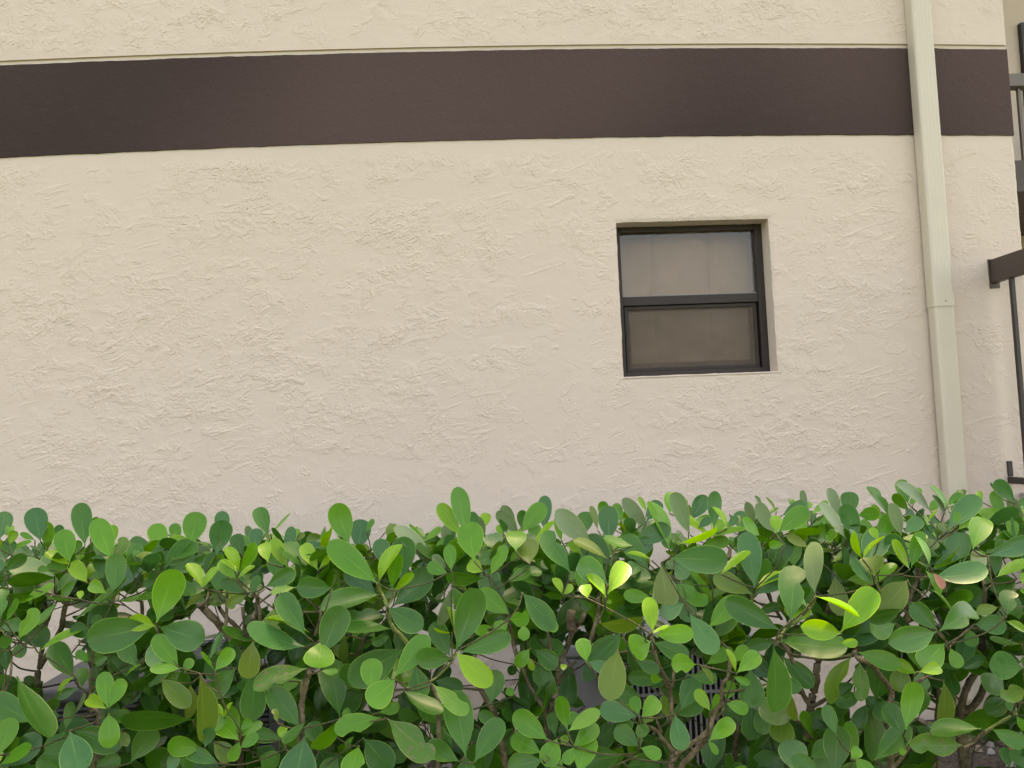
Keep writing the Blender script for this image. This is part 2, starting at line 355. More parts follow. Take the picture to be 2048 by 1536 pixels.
def wall_grid(name, xs, zs, y, amp_lo, amp_hi, hole, zshift, mat):
    xs = np.array(xs); zs = np.array(zs); nx, nz = len(xs), len(zs)
    X, Z = np.meshgrid(xs, zs, indexing='ij')
    amp = sst(Z, *amp_lo) if amp_lo else 1.0
    if amp_hi: amp = amp*(1-sst(Z, *amp_hi))
    amp = 0.10+0.90*amp
    H = stucco_relief(X, Z)*amp
    edge = np.clip((XC-X)/0.02, 0, 1)
    Y = y-H*edge; XX = X.copy(); ZZ = Z+zshift(X, Z)
    if hole:
        i0 = int(np.argmin(abs(xs-OX0))); i1 = int(np.argmin(abs(xs-OX1))); k0 = int(np.argmin(abs(zs-OZ0))); k1 = int(np.argmin(abs(zs-OZ1)))
        dx = np.maximum(np.maximum(OX0-X, X-OX1), 0); dz = np.maximum(np.maximum(OZ0-Z, Z-OZ1), 0); dd = np.sqrt(dx*dx+dz*dz)
        near = np.exp(-(dd/0.012)**2)
        XX = XX+near*0.005*fbm(X*5+5, Z*9, 4, 0.6); ZZ = ZZ+near*0.005*fbm(X*9, Z*5+3, 4, 0.6)
        Y = Y+near*0.005
    cn = np.exp(-((XC-X)/0.010)**2); XX = XX+cn*0.006*fbm(X*3, Z*12+4, 4, 0.6)
    Y = Y+0.004*np.exp(-((XC-X)/0.006)**2)
    V = np.stack([XX, Y, ZZ], -1).reshape(-1, 3); idx = np.arange(nx*nz).reshape(nx, nz)
    q = np.stack([idx[:-1, :-1], idx[1:, :-1], idx[1:, 1:], idx[:-1, 1:]], -1)
    keep = np.ones((nx-1, nz-1), bool)
    if hole: keep[i0:i1, k0:k1] = False
    Q = [q[keep]]; nv = len(V); extra = []
    if hole:
        loop = [(i, k0) for i in range(i0, i1)]+[(i1, k) for k in range(k0, k1)]+[(i, k1) for i in range(i1, i0, -1)]+[(i0, k) for k in range(k1, k0, -1)]
        out = np.array([idx[a] for a in loop]); prev = out
        for dep in (0.012, 0.06, REV):
            inn = V[out].copy(); inn[:, 1] = dep
            f = dep/REV
            inn[:, 0] += (np.clip(inn[:, 0], OX0, OX1)-inn[:, 0])*f+(1-f)*0; inn[:, 2] += (np.clip(inn[:, 2], OZ0, OZ1)-inn[:, 2])*f
            ni = np.arange(nv, nv+len(inn)); nv += len(inn); extra.append(inn)
            Q.append(np.stack([prev, np.roll(prev, -1), np.roll(ni, -1), ni], -1)); prev = ni
    cr = idx[-1, :]; b1 = V[cr].copy(); b1[:, 1] = 0.012; b1[:, 0] += 0.002; b2 = V[cr].copy(); b2[:, 1] = 2.0
    n1 = np.arange(nv, nv+len(b1)); nv += len(b1); n2 = np.arange(nv, nv+len(b2)); extra += [b1, b2]
    Q.append(np.stack([cr[:-1], n1[:-1], n1[1:], cr[1:]], -1)); Q.append(np.stack([n1[:-1], n2[:-1], n2[1:], n1[1:]], -1))
    if zs[0] > 3.5:                                   # under-lip of the upper coat
        lo = idx[:, 0]; b3 = V[lo].copy(); b3[:, 1] = 0.0015; nv = sum(len(e) for e in extra)+nx*nz; n3 = np.arange(nv, nv+len(b3)); extra.append(b3)
        Q.append(np.stack([n3[:-1], n3[1:], lo[1:], lo[:-1]], -1))
    o = np_mesh(name, np.concatenate([V]+extra), np.concatenate(Q), mat, bld)
    return o
REV = 0.118
STEP = 0.0040
xs = axis(-4.6, -2.6, [], 0.05)[:-1]+axis(-2.6, XC, [OX0, OX1], STEP)
zs = axis(-0.05, 1.05, [], 0.012)[:-1]+axis(1.05, 3.20, [OZ0, OZ1], STEP)
_arc = lambda X: 0.045*np.maximum(0.0, 1-((X-0.35)/2.9)**2)
wall_grid('lower_wall', xs, zs, 0.0, None, (3.10, 3.19), True, lambda X, Z: (_arc(X)+B0-3.20-0.012+0.002*perlin(X*20, X*0+3))*sst(Z, 3.05, 3.20), M_WALL)
# smooth joint strip behind and round the band, the band itself, and the upper coat
def ribbon(name, x0, x1, zlo, zhi, y, mat, thick, step=0.08, jlo=0.0, jhi=0.0, back=2.0):
    bm = bmesh.new(); n = int((x1-x0)/step); lo, hi, lob, hib = [], [], [], []
    for i in range(n+1):
        x = x0+(x1-x0)*i/n; a = arc(x)
        zl = zlo+a+jlo*noise.fractal(Vector((x*7, 4.0, zlo)), 0.6, 2.1, 4); zh = zhi+a+jhi*noise.fractal(Vector((x*7, 8.0, zhi)), 0.6, 2.1, 4)
        lo.append(bm.verts.new((x, y, zl))); hi.append(bm.verts.new((x, y, zh)))
        lob.append(bm.verts.new((x, y+thick, zl))); hib.append(bm.verts.new((x, y+thick, zh)))
    for i in range(n):
        bm.faces.new((lo[i], lo[i+1], hi[i+1], hi[i])); bm.faces.new((lob[i], lob[i+1], lo[i+1], lo[i])); bm.faces.new((hi[i], hi[i+1], hib[i+1], hib[i]))
    e1 = bm.verts.new((x1, back, zlo)); e2 = bm.verts.new((x1, back, zhi))
    bm.faces.new((lo[-1], e1, e2, hi[-1]))
    return mesh_obj(name, bm, mat, bld)
XE = XC+0.001
ribbon('smooth_joint', -4.6, XE-0.003, B0-0.016, B0+BH+0.05, 0.002, M_STRIP, 0.05)
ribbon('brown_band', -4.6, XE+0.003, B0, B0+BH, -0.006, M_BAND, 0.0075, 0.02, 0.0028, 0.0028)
UZ = B0+BH+0.024
wall_grid('upper_wall', xs, axis(UZ, 4.14, [], STEP)[:-1]+axis(4.14, ROOF_Z, [], 0.1), -0.010, (UZ, UZ+0.05), None, False, lambda X, Z: _arc(X)*(1-sst(Z, 4.3, 5.0)), M_WALL)
boxo('side_wall', XL, -4.6, 0.0, 0.3, -0.05, ROOF_Z-0.001, M_WALL, bld)
boxo('roof', XL, 9.0, -0.06, 9.0, ROOF_Z, ROOF_Z+0.12, M_ROOF, bld)
boxo('recessed_wall', XC-0.5, 9.0, 2.0, 2.3, -0.05, ROOF_Z, M_WALL, bld)
boxo('rear_wall', XL, 9.0, 8.6, 8.9, -0.05, ROOF_Z, M_WALL, bld)
boxo('end_wall', XL, XL+0.2, 0.31, 8.6, -0.05, ROOF_Z, M_WALL, bld)

# small sash window: frame > sashes, panes, screen, shade
FY = REV-0.005
def frame_ring(bm, x0, x1, z0, z1, y0, y1, wl, wr, wt, wb):
    box(bm, x0, x0+wl, y0, y1, z0, z1, 0.003); box(bm, x1-wr, x1, y0, y1, z0, z1, 0.003)
    box(bm, x0+wl, x1-wr, y0+0.001, y1, z1-wt, z1, 0.003); box(bm, x0+wl, x1-wr, y0+0.001, y1, z0, z0+wb, 0.003)
bm = bmesh.new(); frame_ring(bm, OX0-0.005, OX1+0.005, OZ0-0.005, OZ1+0.005, FY, FY+0.09, 0.045, 0.045, 0.035, 0.038)
win = mesh_obj('window', bm, M_BRONZE, bld); win['label'] = 'dark bronze window frame with two panes'
MZ = 2.345
boxo('meeting_rail', OX0+0.040, OX1-0.040, FY+0.006, FY+0.06, MZ-0.024, MZ+0.026, M_BRONZE, win, 0.003)
boxo('glazing_bead', OX0+0.045, OX1-0.045, FY+0.014, FY+0.03, MZ+0.0265, MZ+0.031, M_GREY, win, 0.001)
boxo('pane', OX0+0.036, OX1-0.036, FY+0.030, FY+0.034, MZ+0.022, OZ1-0.025, M_GLASS, win)
bm = bmesh.new(); frame_ring(bm, OX0+0.048, OX1-0.048, OZ0+0.034, MZ-0.026, FY+0.022, FY+0.040, 0.018, 0.018, 0.02, 0.02)
mesh_obj('screen_frame', bm, M_BRONZE, win)
boxo('insect_screen', OX0+0.062, OX1-0.062, FY+0.0300, FY+0.0315, OZ0+0.05, MZ-0.044, M_SCREEN, win)
bm = bmesh.new(); frame_ring(bm, OX0+0.046, OX1-0.046, OZ0+0.034, MZ-0.01, FY+0.045, FY+0.075, 0.036, 0.036, 0.042, 0.05)
mesh_obj('lower_sash', bm, M_BRONZE, win)
boxo('pane', OX0+0.078, OX1-0.078, FY+0.058, FY+0.062, OZ0+0.08, MZ-0.045, M_GLASS, win)
bm = bmesh.new(); n = 60; pv = []                       # shade hanging inside, with two soft vertical folds
for i in range(n+1):
    u = i/n; x = OX0-0.02+(OX1-OX0+0.04)*u
    y = FY+0.16+0.012*sin(u*9)+0.03*math.exp(-((u-0.30)/0.018)**2)+0.03*math.exp(-((u-0.70)/0.018)**2)
    pv.append((bm.verts.new((x, y, OZ0-0.03)), bm.verts.new((x, y, OZ1+0.03))))
for a, b in zip(pv, pv[1:]): bm.faces.new((a[0], b[0], b[1], a[1]))
mesh_obj('window_shade', bm, M_SHADE, win, smooth=True)

boxo('sill', OX0-0.004, OX1+0.012, -0.004, 0.03, OZ0-0.010, OZ0-0.001, M_WALL, win, 0.003)
# dark window high in the recess
p0 = on_y(2034, 50, 2.0); p1 = on_y(2045, 168, 2.0)
wx0, wz1 = p0.x, p0.z; wz0 = p1.z-0.55
bm = bmesh.new(); frame_ring(bm, wx0, wx0+1.1, wz0, wz1, 1.955, 1.999, 0.05, 0.05, 0.05, 0.05)
w2 = mesh_obj('window', bm, M_IRON, bld); w2['label'] = 'dark window in the recess beyond the corner'
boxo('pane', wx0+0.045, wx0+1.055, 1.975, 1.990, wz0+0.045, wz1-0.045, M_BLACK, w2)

# ------------------------------------------------------------------ upper stair landing with its rail (beyond the corner)
r0 = on_y(2018, 152, 0.9); r1 = on_y(2018, 177, 0.9); fl0 = on_y(2030, 338, 0.9)
up = empty('upper_railing', (3.9, 0.9, fl0.z-0.2), 'brown upper railing on the landing beyond the wall corner', 'railing')
boxo('top_rail', XC+0.002, 6.5, 0.86, 0.94, r1.z, r0.z, M_RAILGREY, up, 0.004)
xb = on_y(2043, 260, 0.9).x
for k in range(14):
    boxo('baluster', xb+k*0.115-0.011, xb+k*0.115+0.011, 0.889, 0.911, fl0.z+0.001, r1.z-0.001, M_RAILGREY, up, 0.002)
boxo('upper_landing', XC+0.003, 6.5, 0.72, 1.998, fl0.z-0.21, fl0.z, simple('brown_landing_paint', (0.075, 0.055, 0.045), 0.6, 0.08, 6), bld)

# ------------------------------------------------------------------ near handrail fixed to the wall by the corner
ra = on_y(1982, 520, -0.004); rb = on_y(1990, 566, -0.004); bb = on_y(2004, 957, -0.004)
rx = ra.x+0.010
hr = empty('stair_railing', (rx, -0.5, 0.0), 'dark brown stair railing fixed to the wall beside the downspout', 'railing')
LZ = bb.z-0.10
boxo('top_rail', rx-0.022, rx+0.022, -1.1, -0.006, rb.z, ra.z, M_RAIL, hr, 0.004)
boxo('bottom_rail', rx-0.02, rx+0.02, -1.1, -0.006, bb.z-0.028, bb.z+0.008, M_IRON, hr, 0.004)
boxo('wall_bracket', rx-0.014, rx+0.014, -0.012, -0.0005, bb.z+0.010, bb.z+0.095, M_IRON, hr, 0.003)
boxo('wall_plate', rx-0.03, rx+0.03, -0.0055, -0.0003, rb.z-0.03, ra.z+0.005, M_RAIL, hr, 0.002)
for k in range(9):
    y = -0.145-k*0.125
    boxo('baluster', rx-0.011, rx+0.011, y-0.011, y+0.011, bb.z+0.009, rb.z-0.001, M_IRON, hr, 0.002)
boxo('post', rx-0.03, rx+0.03, -1.165, -1.101, 0.0, ra.z+0.03, M_RAIL, hr, 0.004)
boxo('entrance_landing', rx+0.03, 6.5, -1.1, -0.02, 0.0, LZ+0.02, M_CONC, bld, 0.01)

# ------------------------------------------------------------------ downspout
ds = empty('downspout', (2.62, -0.045, 0.0), 'cream ribbed metal downspout running down the stucco wall', 'downspout')
def spout(name, x0, x1, y0, y1, z0, z1, ribs):
    bm = bmesh.new(); prof = []; r = 0.016
    def arcp(cx, cy, a0, a1):
        for k in range(6):
            a = a0+(a1-a0)*k/5; prof.append((cx+r*cos(a), cy+r*sin(a)))
    arcp(x1-r, y1-r, 0, pi/2); arcp(x0+r, y1-r, pi/2, pi); arcp(x0+r, y0+r, pi, 1.5*pi)
    if ribs:
        n = 4; w = (x1-x0-2*r)
        for k in range(n):
            c = x0+r+w*(k+0.5)/n; h = w/n*0.22
            prof += [(c-h*1.5, y0), (c-h*0.5, y0+0.0010), (c+h*0.5, y0+0.0010), (c+h*1.5, y0)]
    arcp(x1-r, y0+r, 1.5*pi, 2*pi)
    a = [bm.verts.new((p[0], p[1], z0)) for p in prof]; b = [bm.verts.new((p[0], p[1], z1)) for p in prof]
    for k in range(len(prof)): bm.faces.new((a[k], a[(k+1) % len(prof)], b[(k+1) % len(prof)], b[k]))
    bm.faces.new(list(reversed(a))); bm.faces.new(b)
    o = mesh_obj(name, bm, M_SPOUT, ds)
    for p in o.data.polygons: p.use_smooth = len(p.vertices) == 4
    e = o.modifiers.new('es', 'EDGE_SPLIT'); e.split_angle = radians(34)
    return o
JZ = on_y(1882, 614, -0.05).z
spout('upper_pipe', 2.560, 2.676, -0.094, -0.008, JZ, ROOF_Z-0.02, True)
spout('lower_pipe', 2.5625, 2.6735, -0.0915, -0.0105, 0.12, JZ+0.03, False)
spout('strap', 2.5588, 2.6772, -0.0952, -0.0070, JZ-0.001, JZ+0.050, False)
bm = bmesh.new(); bmesh.ops.create_uvsphere(bm, u_segments=8, v_segments=5, radius=0.004, matrix=Matrix.Translation((2.622, -0.0965, JZ+0.028)))
mesh_obj('rivet', bm, M_GREY, ds)

# ------------------------------------------------------------------ air-conditioning condensers behind the hedge
def condenser(name, x0, x1, y0, y1, z0, z1, body, bars, label, vertical, panel=0.0, edge=None):
    o = empty(name, ((x0+x1)/2, (y0+y1)/2, z0), label, 'air conditioner')
    boxo('core', x0+0.03, x1-0.03, y0+0.03, y1-0.03, z0+0.03, z1-0.03, M_BLACK, o)
    boxo('base_pan', x0, x1, y0, y1, z0, z0+0.05, body, o, 0.006)
    boxo('top_cover', x0-0.006, x1+0.006, y0-0.006, y1+0.006, z1-0.055, z1, body, o, 0.012)
    for (a, b) in ((x0, y0), (x1-0.04, y0), (x0, y1-0.04), (x1-0.04, y1-0.04)):
        boxo('corner_post', a+0.001, a+0.04, b+0.001, b+0.04, z0+0.051, z1-0.056, edge or body, o, 0.004)
    gx0 = x0+0.042+panel
    if panel > 0:
        boxo('service_panel', x0+0.041, gx0-0.002, y0+0.003, y0+0.028, z0+0.051, z1-0.056, body, o, 0.003)
        boxo('valve_cover', gx0-0.11, gx0-0.06, y0-0.02, y0+0.0025, z1-0.17, z1-0.11, M_BLACK, o, 0.004)
    if vertical:
        n = int((x1-0.042-gx0)/0.0235)
        for k in range(n):
            x = gx0+0.006+k*0.0235
            boxo('grille_bar', x, x+0.0085, y0+0.004, y0+0.016, z0+0.051, z1-0.056, bars, o)
        for z in (z0+(z1-z0)*0.36, z0+(z1-z0)*0.66):
            boxo('grille_band', gx0, x1-0.042, y0+0.0005, y0+0.0035, z, z+0.012, bars, o)
    else:
        n = int((z1-z0-0.12)/0.0215)
        for k in range(n):
            z = z0+0.056+k*0.0215
            boxo('louvre', gx0, x1-0.042, y0+0.004, y0+0.018, z, z+0.0095, bars, o)
        for j in range(1, 4):
            x = gx0+(x1-0.042-gx0)*j/4
            boxo('grille_band', x, x+0.03, y0+0.0005, y0+0.0035, z0+0.051, z1-0.056, bars, o)
    for k in range(10):                     # side louvres
        z = z0+0.08+k*(z1-z0-0.16)/10
        boxo('side_louvre', x0+0.004, x0+0.018, y0+0.045, y1-0.045, z, z+0.014, bars, o)
        boxo('side_louvre', x1-0.018, x1-0.004, y0+0.045, y1-0.045, z, z+0.014, bars, o)
    bm = bmesh.new(); cx, cy = (x0+x1)/2, (y0+y1)/2; rr = min(x1-x0, y1-y0)*0.42
    for q in range(1, 7):
        rad = rr*q/6; c = [Vector((cx+rad*cos(2*pi*k/24), cy+rad*sin(2*pi*k/24), z1+0.008)) for k in range(25)]
        tube(bm, c, [0.003]*25, 5)
    mesh_obj('fan_guard', bm, bars, o)
    return o
yA = -0.95
a0 = on_y(1128, 1290, yA); a1 = on_y(1512, 1290, yA)
boxo_pad = boxo('concrete_pad', a0.x-0.12, a1.x+0.18, yA-0.10, yA+0.85, -0.003, 0.075, M_CONC, None, 0.008)
tag(boxo_pad, 'concrete pad under the grey condenser with upright bars', 'pad')
condenser('air_conditioner', a0.x, a1.x, yA, yA+0.72, 0.077, a0.z, M_GREY, M_GREY, 'grey air conditioner with upright bars behind the hedge, right of centre', True, 0.20)
yB = -0.90
b0 = on_y(60, 1382, yB); b1 = on_y(556, 1400, yB)
tag(boxo('concrete_pad', b0.x-0.10, b1.x+0.10, yB-0.08, yB+0.80, -0.003, 0.055, M_CONC, None, 0.008), 'concrete pad under the dark condenser on the left', 'pad')
condenser('air_conditioner', b0.x, b1.x, yB, yB+0.72, 0.057, b0.z, M_DKGREY, M_DKGREY, 'low dark grey louvred air conditioner behind the hedge on the left', False, 0.0, M_DKGREY)
# light line-set cover on the wall, and small bits on the wall
lx = on_y(545, 1330, -0.05).x
ls = empty('pipe_cover', (lx, -0.03, 0), 'white vertical pipe cover on the wall behind the hedge', 'pipe cover')
ltop = on_y(545, 1290, -0.05).z
boxo('duct', lx, lx+0.075, -0.062, -0.002, 0.02, ltop, M_PVC, ls, 0.006)
boxo('cap', lx-0.006, lx+0.081, -0.068, -0.001, ltop+0.001, ltop+0.05, M_LIGHT, ls, 0.008)
boxo('side_channel', lx+0.077, lx+0.115, -0.040, -0.002, 0.02, ltop-0.02, M_LIGHT, ls, 0.004)
bm = bmesh.new(); cab = [on_y(x, y, -0.02) for x, y in ((560, 1318), (640, 1352), (740, 1378), (880, 1374), (930, 1372), (1000, 1362), (1060, 1359), (1130, 1366), (1180, 1371), (1215, 1375))]
cab = catmull(cab, 5); tube(bm, cab, [0.0035]*len(cab), 6)
tag(mesh_obj('cable', bm, M_CABLE, None, True), 'thin black cable slung along the wall behind the hedge', 'cable')
cpos = on_y(1011, 1440, -0.10)
st = empty('standpipe', (cpos.x, cpos.y, 0), 'short pipe with a white collar by the wall', 'pipe')
for nm, rad, z0, z1, mt in (('pipe', 0.014, 0.0, cpos.z-0.02, M_GREY), ('collar', 0.022, cpos.z-0.019, cpos.z+0.022, M_PVC), ('cap', 0.017, cpos.z+0.023, cpos.z+0.045, M_CABLE)):
    bm = bmesh.new(); tube(bm, [Vector((cpos.x, cpos.y, z0)), Vector((cpos.x, cpos.y, z1))], [rad, rad], 14); mesh_obj(nm, bm, mt, st)

# ------------------------------------------------------------------ hedge: leaf meshes
PROFILE = [(0, .05), (.06, .07), (.13, .21), (.23, .48), (.36, .76), (.50, .94), (.63, 1.0), (.75, .985), (.85, .86), (.925, .65), (.975, .38), (1.0, .06)]
def leaf_mesh(kind, var):
    rnd = random.Random(var*7+ord(kind)*31)
    c = rnd.uniform(-0.28, 0.34); fold = rnd.uniform(0.08, 0.48); skew = rnd.uniform(-0.05, 0.05); tw = rnd.uniform(-0.12, 0.12)
    fat = rnd.uniform(-0.04, 0.05)
    V, Fc, UV = [], [], []
    n = len(PROFILE)
    bite = (kind in 'dmo' and var == 5) or kind == 'k'
    bs = rnd.choice((0, 2)); bt = rnd.uniform(0.55, 0.8)
    for i, (t, w) in enumerate(PROFILE):
        tt = t
        for j, s in enumerate((-1, 0, 1)):
            hw = 0.5*w
            if bite and j == bs: hw *= 1-0.55*math.exp(-((t-bt)/0.10)**2)-rnd.uniform(0, 0.10)
            x = s*hw+skew*sin(t*pi); z = -c*t*t*0.9+fold*0.5*abs(s)*w*0.45+tw*s*w*t*0.4
            V.append((x, tt+(0.02*fat if s else 0), z)); UV.append((0.5+0.5*s, t))
    for i in range(n-1):
        for j in range(2):
            a = i*3+j; Fc.append((a, a+1, a+4, a+3))
    me = bpy.data.meshes.new('leaf_'+kind); me.from_pydata(V, [], Fc)
    uvl = me.uv_layers.new(name='UVMap')
    for lp in me.loops: uvl.data[lp.index].uv = UV[lp.vertex_index]
    me.materials.append(LEAF_M[kind])
    for p in me.polygons: p.use_smooth = True
    return me, V, Fc, UV
NV = 6
LEAVES = {(k, v): leaf_mesh(k, v) for k in LEAF_M for v in range(NV)}

# ------------------------------------------------------------------ hedge: shrubs
SHRUB_X = [75, 475, 790, 1095, 1345, 1613, 1930]
BOUND = [280, 640, 950, 1220, 1475, 1785]
WHAT = ['leafy green shrub of the clipped hedge at the far left, over the louvred condenser',
        'hedge shrub with forked brown stems and a yellowing leaf, second from the left',
        'dense hedge shrub with broad dark leaves, third from the left',
        'hedge shrub with a pale forked trunk in the gap, middle of the hedge',
        'hedge shrub in front of the upright condenser bars, third from the right',
        'hedge shrub with a dark Y-shaped trunk against the wall, second from the right',
        'dense hedge shrub at the far right, below the downspout']
SHRUBS = []
for i, px in enumerate(SHRUB_X):
    b = at(px, 1500, 2.25); b.z = 0.0
    SHRUBS.append(empty('hedge_shrub', b, WHAT[i], 'shrub', 'shrubs of the clipped hedge along the wall'))
def shrub_of(px):
    k = 0
    while k < len(BOUND) and px > BOUND[k]: k += 1
    return k
DEPTH = {'F': 1.68, 'f': 1.80, 'n': 1.97, 'm': 2.17, 'b': 2.42, 'r': 2.66}
S = 350/1854.0
